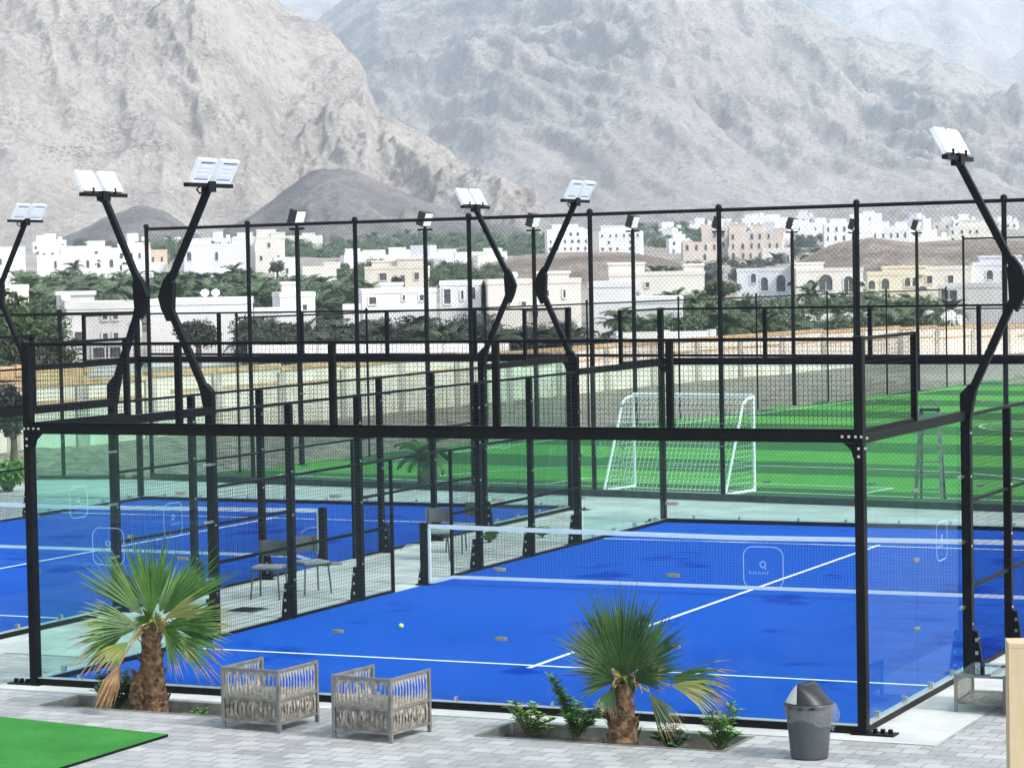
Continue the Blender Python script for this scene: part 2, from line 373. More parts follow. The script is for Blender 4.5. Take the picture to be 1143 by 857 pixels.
def rrect(cx, cz, h, rad, n=7):
    pts = []
    for k, (sx, sz) in enumerate(((1, 1), (-1, 1), (-1, -1), (1, -1))):
        for i in range(n):
            a = PI/2*k+PI/2*i/(n-1); pts.append((cx+sx*(h-rad)+rad*math.cos(a), cz+sz*(h-rad)+rad*math.sin(a)))
    return pts
def ribbon(b, pts, w, to3, close=True):
    n = len(pts); rng_ = range(n if close else n-1)
    for i in rng_:
        a = np.array(pts[i]); c = np.array(pts[(i+1) % n]); d = c-a; L = np.linalg.norm(d)
        if L < 1e-6: continue
        d /= L; nn = np.array([-d[1], d[0]])*w/2
        b.add([to3(a-nn), to3(c-nn), to3(c+nn), to3(a+nn)], [(0, 1, 2, 3)])
def logo(parent, to3):
    b = MB(); ribbon(b, rrect(0, 0, .215, .10), .012, to3)
    ring = [(.0+.030*math.cos(a)-.005, .035+.030*math.sin(a)) for a in np.linspace(0, 2*PI, 18)[:-1]]
    ribbon(b, ring, .014, to3); ribbon(b, [(.012, .010), (.030, -.020)], .012, to3, False)
    for i, (x, h) in enumerate(zip(np.arange(-.15, .06, .024), (.03, .02, .028, .022, .03, .02, .026, .02, .03))):
        ribbon(b, [(x, -.07), (x, -.07+h)], .007, to3, False)
        if i % 2 == 0: ribbon(b, [(x, -.07+h), (x+.016, -.07+h*.6)], .006, to3, False)
    return b.build('logo_sticker', 'sticker', parent)
def bolts(b, pts, r=.012, mi=1):
    for p in pts: b.box(p, (2*r, 2*r, 2*r), .4, mi)

def make_cage(x0, y0, label):
    root = empty('padel_court', (x0, y0, 0), 0, label, 'padel court', 'padel courts')
    # corner posts
    for cx, cy, sx, sy in ((-.06, -.03, -1, -1), (10.05, -.03, 1, -1), (-.06, 20.03, -1, 1), (10.05, 20.03, 1, 1)):
        b = MB(); b.bx(cx-.047, cx+.047, cy-.055, cy+.055, 0, 4.03)
        b.bx(cx-.11 if sx > 0 else cx-.34, cx+.34 if sx > 0 else cx+.11, cy-.10, cy+.10, .006, .022)
        for k in (.12, .20, .28): b.bx(cx+sx*k-.02, cx+sx*k+.02, cy-.02, cy+.02, .022, .065)
        zz = 3.0; ix = -sx
        b.slab([(cx, cy+sy*.002, zz-.05), (cx+ix*.16, cy+sy*.002, zz-.05), (cx+ix*.12, cy+sy*.002, zz-.075), (cx+ix*.075, cy+sy*.002, zz-.12), (cx+ix*.055, cy+sy*.002, zz-.2), (cx, cy+sy*.002, zz-.2)], (0, 1, 0), .105)
        bolts(b, [(cx+ix*.03, cy+sy*.055, 3.02), (cx+ix*.10, cy+sy*.055, 3.02), (cx-ix*.03, cy+sy*.055, 3.02), (cx+ix*.17, cy+sy*.055, 3.02), (cx, cy+sy*.055, 2.9), (cx, cy+sy*.055, 2.82),
                  (cx+sx*.055, cy-sy*.06, 3.0), (cx+sx*.055, cy, 2.9)])
        b.build('corner_post', ['black', 'steel'], root)
    # end walls
    for y, o in ((0.0, -1), (20.0, 1)):
        yb = y+o*.02
        b = MB(); b.bx(-.005, 9.995, yb-.04, yb+.04, 0, .085); b.bx(-.005, 9.995, yb-.046, yb+.046, .0852, .094, 1); b.build('bottom_rail', ['black', 'alu'], root)
        b = MB(); b.bx(-.005, 9.995, yb-.055, yb+.055, 2.958, 3.062); b.build('top_beam', 'black', root)
        b = MB(); b.bx(-.005, 9.995, yb-.018, yb+.018, 3.985, 4.02); b.bx(-.005, 9.995, yb-.014, yb+.014, 3.0625, 3.092); b.build('upper_rail', 'black', root)
        for i in range(5):
            g = MB(); g.bx(2*i+.005, 2*i+1.995, yb-.006, yb+.006,   .096, 2.956); go = g.build('glass_panel', 'glass', root)
            m = MB(); weldmesh(m, (2*i+.03, yb), (2*i+1.97, yb), 3.106, 3.984); m.build('mesh_panel', 'wire', root)
            if i in (0, 4): logo(go, lambda p, i=i, yb=yb, o=o: (2*i+1.0+p[0]*-o, yb+o*.0075, 1.66+p[1]))
            if i:
                p = MB(); p.bx(2*i-.035, 2*i+.035, yb-.03, yb+.03, 3.063, 3.984); p.build('upper_post', 'black', root)
                for z in (.80, 1.55, 2.30):
                    c = MB(); c.prism([(2*i+.075*math.cos(a), yb+.03*math.sin(a)) for a in np.linspace(0, 2*PI, 13)[:-1]], z-.016, z+.016); c.build('glass_clamp', 'brass', root)
        for x in (.55, 1.45, 2.6, 3.5, 4.5, 5.45, 6.6, 7.4, 8.5, 9.4):
            c = MB(); c.bx(x-.014, x+.014, yb-.028, yb+.028, .0945, .145); c.build('glass_foot', 'steel', root)
    # side walls
    for x, o in ((0.0, -1), (10.0, 1)):
        xb = x+o*.03
        for ya, yb_, ye in ((0.03, 4.0, 0), (16.0, 19.97, 20)):
            b = MB(); b.bx(xb-.04, xb+.04, ya, yb_-.0, 0, .075); b.bx(xb-.045, xb+.045, ya+.03, yb_-.06, .0752, .085, 1); b.build('bottom_rail', ['black', 'alu'], root)
            b = MB(); b.bx(xb-.045, xb+.045, ya+.03, yb_-.055 if ye == 0 else yb_-.03, 2.945, 3.055)
            b.build('top_beam', 'black', root)
            ups = (0.03, 2.0) if ye == 0 else (18.0, 19.97)
            b = MB(); b.bx(xb-.018, xb+.018, ups[0], ups[1], 3.985, 4.02); b.bx(xb-.014, xb+.014, ups[0]+.05, ups[1]-.05, 3.056, 3.09); b.build('upper_rail', 'black', root)
            p = MB(); yy = 2.0 if ye == 0 else 18.0; p.bx(xb-.032, xb+.032, yy-.032, yy+.032, 3.0552, 4.021); p.build('upper_post', 'black', root)
            m = MB(); weldmesh(m, (xb, ups[0]+.03), (xb, ups[1]-.03), 3.09, 3.984, off=.004); m.build('mesh_panel', 'wire', root)
            for k in range(2):
                y0_ = (0.035 if k == 0 else 2.005) if ye == 0 else (16.20 if k == 0 else 18.005)
                y1_ = (1.995 if k == 0 else 3.80) if ye == 0 else (17.995 if k == 0 else 19.965)
                g = MB(); g.bx(xb-.006, xb+.006, y0_, y1_, .087, 2.944); go = g.build('glass_panel', 'glass', root)
                if (ye == 0 and k == 1) or (ye == 20 and k == 0):
                    logo(go, lambda p, xb=xb, o=o, yc=(3.0 if ye == 0 else 17.0): (xb+o*.0075, yc+p[0]*o, 1.66+p[1]))
            jy = 2.0 if ye == 0 else 18.0
            for z in (.80, 1.55, 2.30):
                c = MB(); c.prism([(xb+.03*math.sin(a), jy+.07*math.cos(a)) for a in np.linspace(0, 2*PI, 13)[:-1]], z-.016, z+.016); c.build('glass_clamp', 'brass', root)
                ey = 3.83 if ye == 0 else 16.17
                c = MB(); c.bx(xb-.02, xb+.02, ey-.06, ey+.13 if ye == 0 else ey+.06, z-.016, z+.016); c.build('glass_clamp', 'steel', root)
            for yk in ((.5, 1.5, 2.5, 3.4) if ye == 0 else (16.6, 17.5, 18.5, 19.5)):
                c = MB(); c.bx(xb-.03, xb+.03, yk-.02, yk+.02, .0855, .15); c.bx(xb-.012, xb+.012, yk-.05, yk+.05, .0856, .10); c.build('glass_foot', 'steel', root)
        # mesh part
        for y in (6.0, 8.0, 12.0, 14.0):
            b = MB(); b.bx(xb-.045, xb+.045, y-.045, y+.045, 0, 2.975)
            e = xb+o*.05
            b.slab([(e, y, .012), (e+o*.11, y, .012), (e+o*.11, y, .08), (e+o*.055, y, .50), (e, y, .50)], (0, 1, 0), .075)
            b.bx(xb-.10 if o > 0 else xb-.20, xb+.20 if o > 0 else xb+.10, y-.07, y+.07, .002, .0118)
            for k, z in enumerate((.12, .26, .40)): b.bx(e+o*.045-.016, e+o*.045+.016, y-.042, y+.042, z-.018, z+.018, 1)
            bolts(b, [(xb+s_*.05, y-.02, z) for z in (.55, 1.45, 2.05, 2.6) for s_ in (-1, 1)], .012)
            b.build('side_post', ['black', 'steel'], root)
        for y in (9.0, 11.0):
            b = MB(); b.bx(xb-.022, xb+.022, y-.022, y+.022, .0, 1.979); b.build('door_post', 'black', root)
        b = MB(); b.bx(xb-.02, xb+.02, 4.06, 15.94, 2.976, 3.012); b.build('top_rail', 'black', root)
        posts = [4.06, 6, 8, 12, 14, 15.94]
        for a, c in ((4.06, 5.95), (6.05, 7.95), (8.05, 11.95), (12.05, 13.95), (14.05, 15.94)):
            b = MB(); b.bx(xb-.018, xb+.018, a, c, 1.98, 2.012); b.build('middle_rail', 'black', root)
        for z in (1.0, .03):
            for a, c in ((4.06, 5.95), (6.05, 7.95), (8.05, 8.978), (11.022, 11.95), (12.05, 13.95), (14.05, 15.94)):
                b = MB(); b.bx(xb-.018, xb+.018, a, c, z-.02, z+.02); b.build('middle_rail' if z > .5 else 'bottom_rail', 'black', root)
        for a, c, z0, z1 in ((4.05, 5.95, .05, 2.976), (6.05, 7.95, .05, 2.976), (8.05, 8.978, .05, 1.98), (8.05, 11.95, 2.012, 2.976), (11.022, 11.95, .05, 1.98), (12.05, 13.95, .05, 2.976), (14.05, 15.94, .05, 2.976)):
            m = MB(); weldmesh(m, (xb-o*.024, a), (xb-o*.024, c), z0, z1, off=.003); m.build('mesh_panel', 'wire', root)
    return root
make_cage(0, 0, 'nearer padel court cage of black posts, glass and mesh around the large front blue court')
make_cage(COURT2[0], COURT2[1], 'farther padel court cage on the left, beyond the walkway with the cafe chairs')

# ---------------------------------------------------------------- nets
def make_net(x0, y0, label):
    root = empty('padel_net', (x0, y0+10, 0), 0, label, 'net', 'padel nets')
    for sx, x in ((-1, .0), (1, 10.0)):
        b = MB(); b.bx(x-.055, x+.055, -.05, .05, .014, .955); b.bx(x-.11, x+.11, -.12, .12, .013, .03)
        b.slab([(x-.05, 0, .03), (x-.05+sx*0-.06, 0, .03), (x-.05-.05, 0, .12), (x-.05, 0, .34)], (0, 1, 0), .06)
        b.tube([(x-.055, 0, .62), (x-.16, 0, .62), (x-.30, 0, .60), (x-.42, 0, .52)], .012, 6, 1)
        for z in (.1, .22): b.bx(x-.105, x-.06, -.035, .035, z-.015, z+.015, 1)
        b.build('net_post', ['black', 'steel'], root)
    n = 41
    def topz(x): return .905-.045*(1-abs(x-5)/5)
    xs = np.linspace(.07, 9.93, n); segs = []
    m = MB()
    X = np.arange(.09, 9.93, .045); 
    def botz(x): return .03+.105*min(1, min(x-.06, 9.94-x)/.42)
    for x in X: segs.append(((x, 0, botz(x)), (x, 0, topz(x))))
    for k in np.arange(.15, .86, .045):
        segs += [((xs[i], .002, k*(topz(xs[i])/.9)), (xs[i+1], .002, k*(topz(xs[i+1])/.9))) for i in range(n-1)]
    m.wires(segs, .0016); m.build('net_mesh', 'wire', root)
    t = MB()
    for i in range(n-1):
        a, c = xs[i], xs[i+1]
        t.slab([(a, 0, topz(a)-.035), (c, 0, topz(c)-.035), (c, 0, topz(c)+.03), (a, 0, topz(a)+.03)], (0, 1, 0), .014)
    t.build('top_tape', 'tape', root)
    t = MB(); xb = np.concatenate([[.075], np.linspace(.48, 9.52, 20), [9.925]])
    for a, c in zip(xb[:-1], xb[1:]): t.slab([(a, 0, botz(a)-.018), (c, 0, botz(c)-.018), (c, 0, botz(c)+.030), (a, 0, botz(a)+.030)], (0, 1, 0), .012)
    t.build('bottom_tape', 'tape', root)
    for x in (.085, 9.915):
        t = MB(); t.slab([(x-.022, 0, .04), (x+.022, 0, .04), (x+.022, 0, .872), (x-.022, 0, .872)], (0, 1, 0), .018); t.build('side_tape', 'tape', root)
    return root
make_net(0, 0, 'white taped black net stretched across the nearer blue court')
make_net(COURT2[0], COURT2[1], 'white taped black net stretched across the farther blue court on the left')

# ---------------------------------------------------------------- kinked floodlights
def make_flood(side, loc, label, kk=.66):
    # side -1: stands on the left wall of its court, lamps face +x
    s = side; root = empty('floodlight_pole', loc, 0, label, 'floodlight', 'kinked floodlights on the padel court walls')
    b = MB(); b.bx(-.055, .055, -.05, .05, 0, 3.12)
    e = .055*s
    b.slab([(e, 0, .012), (e+s*.12, 0, .012), (e+s*.12, 0, .08), (e+s*.055, 0, .52), (e, 0, .52)], (0, 1, 0), .075)
    b.bx(-.1 if s > 0 else -.24, .24 if s > 0 else .1, -.08, .08, .002, .0118)
    for z in (.12, .27, .42): b.bx(e+s*.05-.018, e+s*.05+.018, -.043, .043, z-.02, z+.02, 1)
    bolts(b, [(q*.055, -.02, z) for z in (.6, 1.5, 2.3, 2.8) for q in (-1, 1)])
    b.build('post', ['black', 'steel'], root)
    k = (s*kk, 0, 4.52); h = (-s*.06, 0, 5.92); hz0 = -.08
    b = MB(); b.slab([(-.056, 0, 2.95), (.056, 0, 2.95), (.056+s*.06 if s > 0 else .056, 0, 3.25), (s*.10+.05, 0, 3.36), (s*.10-.05, 0, 3.36), (-.056 if s > 0 else -.056-.06, 0, 3.25)], (0, 1, 0), .112)
    b.build('base_bracket', 'black', root)
    b = MB(); b.bar((0, 0, 3.12), k, .085, .085, up=(0, 1, 0)); b.build('lower_arm', 'black', root)
    b = MB(); b.bar(k, h, .08, .08, up=(0, 1, 0)); b.build('upper_arm', 'black', root)
    kx, kz = k[0], k[2]
    b = MB(); b.slab([(kx-s*.03-.02*s, 0, kz-.34), (kx-s*.13, 0, kz-.26), (kx-s*.155, 0, kz+.16), (kx-s*.09, 0, kz+.30), (kx+s*.0, 0, kz+.18), (kx+s*.075, 0, kz-.02), (kx+s*.03, 0, kz-.18)], (0, 1, 0), .10)
    b.build('elbow_bracket', 'black', root)
    b = MB(); b.bx(h[0]-.035, h[0]+.035, -.56, .56, 5.92, 5.972); b.tube([(h[0]+s*.02, 0, 5.88), (h[0]+s*.05, -.14, 5.84), (h[0]+s*.05, -.22, 5.89), (h[0], -.2, 5.94)], .012, 6); b.bx(h[0]-.06, h[0]+.06, -.09, .09, 5.86, 6.0)
    b.build('crossbar', 'black', root)
    d = np.array([-s*.17, 0, .31]); d /= np.linalg.norm(d); nn = np.array([-s*.31, 0, -.17]); nn /= np.linalg.norm(nn); yv = np.array([0, 1., 0])
    for y in (-.275, .275):
        c0 = np.array([h[0], y, 5.982]); mid = c0+d*.175
        b = MB(); b.box(mid, (.43, .33, .045), 0, 0, ax=(yv, d, nn))
        # raised rim on the lens side and cooling ribs behind
        for q in (-1, 1):
            b.box(mid+yv*q*.199+nn*.030, (.032, .33, .015), 0, 0, ax=(yv, d, nn)); b.box(mid+d*q*.149+nn*.030, (.366, .032, .015), 0, 0, ax=(yv, d, nn))
        for q in np.linspace(-.17, .17, 9): b.box(mid+yv*q-nn*.031, (.010, .28, .018), 0, 0, ax=(yv, d, nn))
        hd = b.build('lamp_head', 'lamp_body', root)
        b = MB(); b.box(mid+nn*.0247, (.364, .264, .004), 0, 0, ax=(yv, d, nn))
        b.box(mid-d*.118+nn*.028, (.33, .014, .003), 0, 1, ax=(yv, d, nn)); b.box(mid+d*.120+nn*.028, (.29, .010, .003), 0, 1, ax=(yv, d, nn))
        for q in (-.06, .0, .06): b.box(mid+d*q+nn*.028, (.30, .036, .003), 0, 2, ax=(yv, d, nn))
        b.build('lamp_lens', ['lamp_lens', 'lamp_dark', 'white_paint'], hd)
        b = MB(); b.bar(c0-d*.015, c0+d*.05-nn*.04, .05, .012, up=(0, 1, 0)); b.build('lamp_bracket', 'black', root)
    return root
c2x, c2y = COURT2
make_flood(-1, (-.06, 4, 0), 'right one of the two kinked floodlights at left whose elbows almost touch')
make_flood(-1, (-.06, 16, 0), 'kinked floodlight in the centre with glass faced lamps, its elbow bending left')
make_flood(1, (10.06, 4, 0), 'large kinked floodlight at the far right, its pale lamps leaning left above the fence')
make_flood(1, (c2x+9.97, c2y+4, 0), 'left one of the two kinked floodlights at left whose elbows almost touch', .57)
make_flood(1, (c2x+10.06, c2y+16, 0), 'kinked floodlight in the centre with white lamp backs, its elbow bending right')
make_flood(-1, (c2x-.06, c2y+16, 0), 'small kinked floodlight at the far left edge of the picture, above the dark tree')

# ---------------------------------------------------------------- fences round the pitch
FD = np.array([math.cos(math.radians(9)), -math.sin(math.radians(9))]); FP = np.array([-15.79, 26.9])
def fpt(k): return FP+FD*3.092*k
def fence(name, label, pts, H, r_post, cell, mid=None, kerb=0, wire=.0019, cat='fence', capped=True, group=None):
    root = empty(name, (*pts[0], 0), 0, label, cat, group); o = np.array([*pts[0], 0.])
    L = [np.array([*p, 0.])-o for p in pts]
    for p in L:
        b = MB(); b.tube([p+[0, 0, 0], p+[0, 0, H+.03]], r_post, 10)
        if capped: b.lathe([(r_post*1.35, 0), (r_post*1.35, .05), (r_post*.9, .085), (0.001, .1)], p+[0, 0, H-.005], 10)
        b.build('post', 'black_far', root)
    up = np.array([0, 0, 1.])
    for z, r in [(H-.03, r_post*.75)]+([(mid, r_post*.6)] if mid else []):
        b = MB(); b.tube([L[0]+up*z, L[-1]+up*z], r, 8); b.build('rail', 'black_far', root)
    if kerb:
        b = MB(); b.bar(L[0]+up*kerb/2, L[-1]+up*kerb/2, .16, kerb); b.build('kerb', 'kerb_dark', root)
    for a, c in zip(L[:-1], L[1:]):
        m = MB(); chainlink(m, a[:2], c[:2], kerb+.01, H-.04, cell, wire); m.build('chain_link_panel', 'wire', root)
    return root
fence('tall_fence', 'tall black chain link fence crossing the whole view between the courts and the pitch', [fpt(k) for k in range(0, 11)], 5.95, .05, .075, 2.97, .15, .0021)
W0 = FP+np.array([-.25, .05]); WD = np.array([-.97, -.26])
fence('chain_link_fence', 'lower black chain link fence at far left, running off from the tall fence', [W0+WD*.1, W0+WD*2.0, W0+WD*5.0, W0+WD*8.0, W0+WD*11.0], 3.98, .05, .075, None, .1)
E0 = np.array([-15.35, 26.95]); E1 = np.array([-8.9, 73.9])
lowf = [np.array([-14.2-.38, 28.9])+0*E0]+[np.array([x, y]) for x, y in ((-13.97, 34.41), (-13.24, 40.02), (-12.53, 45.54), (-11.8, 51.12), (-11.11, 56.46), (-10.41, 61.85), (-9.77, 66.82), (-9.06, 72.35))]
fence('boundary_fence', 'thin black chain link fence along the pitch touchline, before the cream wall', lowf, 3.8, .03, .09, None, 0, .0022)
far0 = np.array([-8.83, 74.08]); ED = np.array([math.cos(math.radians(8)), -math.sin(math.radians(8))])
fence('end_fence', 'dark fence closing the far end of the pitch, behind the right floodlight elbow', [far0+ED*3*k for k in range(0, 9)], 5.75, .045, .1, 3.0, 0, .0026)

def pitch_light(p, label):
    root = empty('pitch_floodlight', (*p, 0), math.radians(-8), label, 'floodlight', 'slim floodlights along the football pitch')
    b = MB(); b.tube([(0, 0, 0), (0, 0, 5.9)], [.075, .06], 10); b.bx(-.14, .14, -.14, .14, 0, .03); b.build('pole', 'black_far', root)
    b = MB(); b.bx(-.22, .22, -.04, .04, 5.9, 5.95); b.bx(-.03, .03, -.03, .03, 5.95, 6.05); b.build('bracket', 'black_far', root)
    d = np.array([.30, 0, .95]); d /= np.linalg.norm(d); nn = np.array([.95, -.0, -.30]); nn /= np.linalg.norm(nn); yv = np.array([0, 1., 0])
    rot = Matrix.Rotation(math.radians(2), 3, 'Z'); d = np.array(rot @ Vector(d)); nn = np.array(rot @ Vector(nn)); yv = np.array(rot @ Vector(yv))
    c0 = np.array([.0, 0, 6.22])
    b = MB(); b.box(c0, (.40, .38, .22), 0, 0, ax=(yv, d, nn)); hd = b.build('lamp_head', 'lamp_dark', root)
    b = MB(); b.box(c0+nn*.112, (.36, .34, .006), 0, 0, ax=(yv, d, nn)); b.build('lamp_lens', 'lamp_lens', hd)
    return root
where = ['first from the left and nearest, below the dark hill', 'second from the left, left of the central kinked pair', 'third from the left, between the central kinked pair', 'fourth from the left, in front of the white twin villas', 'fifth from the left, almost hidden by a tall fence post', 'sixth from the left, right of the pink mansion', 'seventh from the left, close to a tall fence post', 'last at the right, above the brown rubble slope']
for p, w in zip(((-14.34, 31.52), (-13.61, 37.16), (-12.9, 42.63), (-12.17, 48.33), (-11.45, 53.89), (-10.76, 59.19), (-10.12, 64.12), (-9.41, 69.63)), where):
    pitch_light(p, 'slim black pitch floodlight, '+w)

# ---------------------------------------------------------------- goal
def make_goal():
    root = empty('football_goal', (*pit(SC, 2.1), 0.02), -PANG, 'white five a side football goal with a net on the green pitch', 'football goal')
    w, H, dt, db = 1.47, 2.02, -.45, -1.28
    for s in (-1, 1):
        b = MB(); b.tube([(s*w, 0, 0), (s*w, 0, H)], .038, 10); b.build('goal_post', 'white_paint', root)
        b = MB(); b.tube([(s*w, 0, H-.03), (s*w, dt*.55, H-.05), (s*w, dt, H-.14), (s*w, dt-.1, H-.35), (s*w, db, .03)], .032, 8); b.tube([(s*w, 0, .03), (s*w, db, .03)], .035, 8); b.build('back_stay', 'white_paint', root)
    b = MB(); b.tube([(-w, 0, H), (w, 0, H)], .045, 10); b.build('crossbar', 'white_paint', root)
    b = MB(); b.tube([(-w, db, .03), (w, db, .03)], .035, 8); b.build('ground_bar', 'white_paint', root)
    m = MB(); segs = []; prof = [(0, H), (dt*.55, H-.04), (dt, H-.14), (dt-.1, H-.35), (db, .03)]
    pts = []
    for (y0, z0), (y1, z1) in zip(prof[:-1], prof[1:]):
        k = max(1, int(math.hypot(y1-y0, z1-z0)/.11)); pts += [(y0+(y1-y0)*i/k, z0+(z1-z0)*i/k) for i in range(k)]
    pts.append(prof[-1]); xs = np.arange(-w, w+.01, .105)
    for i, (y, z) in enumerate(pts):
        for j in range(len(xs)-1): segs.append(((xs[j], y, z), (xs[j+1], y, z-.012*((i+j) % 2))))
    for x in xs:
        for a, c in zip(pts[:-1], pts[1:]): segs.append(((x, a[0], a[1]), (x, c[0], c[1])))
    for s in (-1, 1):
        for k in range(1, 19):
            z = k*.11; t = np.interp(z, [.03, H-.35, H-.14, H], [db, dt-.1, dt, dt*.5]); segs.append(((s*w, 0, z), (s*w, t, z)))
        for k in range(1, 12):
            y = -k*.11
            if y < db: continue
            zt = np.interp(-y, [0, -dt, -dt+.1, -db], [H, H-.14, H-.35, .03]); segs.append(((s*w, y, .03), (s*w, y, zt)))
    m.wires(segs, .0032); m.build('goal_net', 'white_net', root)
make_goal()
# step ladder by the tall fence
root = empty('step_ladder', (*pit(2.85, 1.35), .02), math.radians(10), 'grey aluminium step ladder standing on the pitch behind the right hand glass', 'ladder')
for s in (-1, 1):
    b = MB(); b.bar((s*.26, -.45, 0), (s*.17, 0, 1.85), .07, .03); b.build('front_rail', 'ladder', root)
    b = MB(); b.bar((s*.24, .45, 0), (s*.16, .03, 1.80), .05, .025); b.build('rear_leg', 'ladder', root)
for k in range(1, 7):
    b = MB(); z = k*.27; t = z/1.85; b.bx(-(.26-.09*t), .26-.09*t, -.45+.45*t-.05, -.45+.45*t+.05, z-.012, z+.012); b.build('step', 'ladder', root)
b = MB(); b.bx(-.2, .2, -.08, .12, 1.80, 1.86); b.build('top_tray', 'lamp_dark', root)
b = MB(); b.tube([(.17, .02, 1.86)]+[(.17*math.cos(a), .02, 1.90+.12*math.sin(a)) for a in np.linspace(0, PI, 9)]+[(-.17, .02, 1.86)], .014, 6); b.build('handrail', 'ladder', root)
# ---------------------------------------------------------------- paving with planter openings
old = bpy.data.objects['paving']; bpy.data.objects.remove(old)
P1R, P2R = (.85, 3.36, -1.26, -.50), (6.33, 9.06, -1.42, -.52)
b = MB()
def rect(x0, x1, y0, y1): b.add([(x0, y0, 0), (x1, y0, 0), (x1, y1, 0), (x0, y1, 0)], [(0, 1, 2, 3)])
ys = [-40, P2R[2], P1R[2], P2R[3], P1R[3], 27]
for y0, y1 in zip(ys[:-1], ys[1:]):
    cuts = [(p[0], p[1]) for p in (P1R, P2R) if p[2] <= y0+1e-6 and p[3] >= y1-1e-6]
    x = -45
    for c in sorted(cuts): rect(x, c[0], y0, y1); x = c[1]
    rect(x, 45, y0, y1)
tag(b.build('paving', 'paving'), kind='structure')
def planter(R, label):
    x0, x1, y0, y1 = R; root = empty('planter_bed', (x0, y0, 0), 0, label, 'planter', 'sunken planter beds'); W, D = x1-x0, y1-y0
    k = MB(); t = .05
    k.bx(0, W, 0, t, -.2, .006); k.bx(0, W, D-t, D, -.2, .006); k.bx(0, t, t, D-t, -.2, .006); k.bx(W-t, W, t, D-t, -.2, .006); k.build('kerb', 'kerb', root)
    s = MB(); n = 30; m = 12; V = []
    for j in range(m+1):
        for i in range(n+1): V.append((t+(W-2*t)*i/n, t+(D-2*t)*j/m, -.11+random.uniform(-.02, .025)))
    s.add(V, [(j*(n+1)+i, j*(n+1)+i+1, (j+1)*(n+1)+i+1, (j+1)*(n+1)+i) for j in range(m) for i in range(n)]); s.build('soil', 'soil', root, True)
planter(P1R, 'sunken planter bed with dark soil under the large left palm')
planter(P2R, 'sunken planter bed with dark soil under the right palm and its shrubs')

# ---------------------------------------------------------------- fan palms
def sv(r, u, t=0):        # right, up, towards the viewer's side
    v = RH*r-FH*t; v = np.array([v[0], v[1], v[2]+u]); return v
def fan_leaf(b, hub, d, side, R, n, spread, droop, mi, mtip=None, fuse=.56, ragged=.2):
    d = d/np.linalg.norm(d); side = side-d*(side@d); side /= np.linalg.norm(side); nrm = np.cross(d, side)
    dth = 2*spread/n
    for k in range(n):
        th = -spread+dth*(k+.5); L = R*(.70+.30*math.cos(th*.8))*random.uniform(1-ragged, 1+ragged*.5)
        e = d*math.cos(th)+side*math.sin(th); q = -d*math.sin(th)+side*math.cos(th)
        pl_ = nrm*(.12*R*random.uniform(-1, 1)); sag = droop*random.uniform(.6, 1.5)
        rows = []
        for f in (.04, .3, fuse, .75, .9, 1.0):
            w = dth*L*f*.62 if f <= fuse else dth*L*fuse*.62*(1-(f-fuse)/(1-fuse))**.8
            c = hub+e*L*f+pl_*f*f; c = c.copy(); c[2] -= sag*R*max(0, f-.35)**2*2.2
            fold = nrm*(w*.45)
            rows.append((c-q*w, c+fold, c+q*w))
        vs = [p for r in rows for p in r]
        for i in range(len(rows)-1):
            tip = i >= 3
            b.add([vs[3*i], vs[3*i+1], vs[3*i+3], vs[3*i+4], vs[3*i+2], vs[3*i+5]], [(0, 1, 3, 2), (1, 4, 5, 3)], (mtip if (tip and mtip is not None and random.random() < .85) else mi))
GREEN = 'palm_g'
def frond(root, crown, hub, d, side, R, n=34, spread=1.75, droop=.25, mi=0, mtip=None, rag=.2):
    b = MB(); mid = (np.array(crown)+np.array(hub))/2+np.array([0, 0, .03])
    b.tube([crown, mid, hub], [.020, .014, .010], 6, 1 if mi < 2 else 2)
    fan_leaf(b, np.array(hub), np.array(d), np.array(side), R, n, spread, droop, mi, mtip, ragged=rag)
    b.build('frond', [GREEN, 'palm_y', 'palm_d'], root)
def trunk(root, path, radii, name='trunk', stubs=40):
    b = MB(); n = 14; k = len(path)*5; P = []; Rr = []
    pa = np.array(path, float)
    for i in range(k):
        t = i/(k-1)*(len(path)-1); j = min(int(t), len(path)-2); f = t-j
        P.append(pa[j]*(1-f)+pa[j+1]*f); Rr.append((radii[j]*(1-f)+radii[j+1]*f)*(1+.07*(i % 2)+random.uniform(-.03, .03)))
    b.tube(P, Rr, n)
    for i in range(stubs):      # old leaf bases lapping up the stem
        t = random.random(); j = int(t*(k-1)); c = P[j]; r = Rr[j]; a = random.uniform(0, 2*PI); o = np.array([math.cos(a), math.sin(a), 0]); q = np.array([-o[1], o[0], 0])
        w = random.uniform(.025, .05); h = random.uniform(.06, .14)
        b.add([c+o*r*.9-q*w, c+o*r*.9+q*w, c+o*(r+.025)+q*w*.7+[0, 0, h*.6], c+o*(r+.05)+[0, 0, h], c+o*(r+.025)-q*w*.7+[0, 0, h*.6]], [(0, 1, 2, 3, 4)])
    return b.build(name, 'palm_t', root)

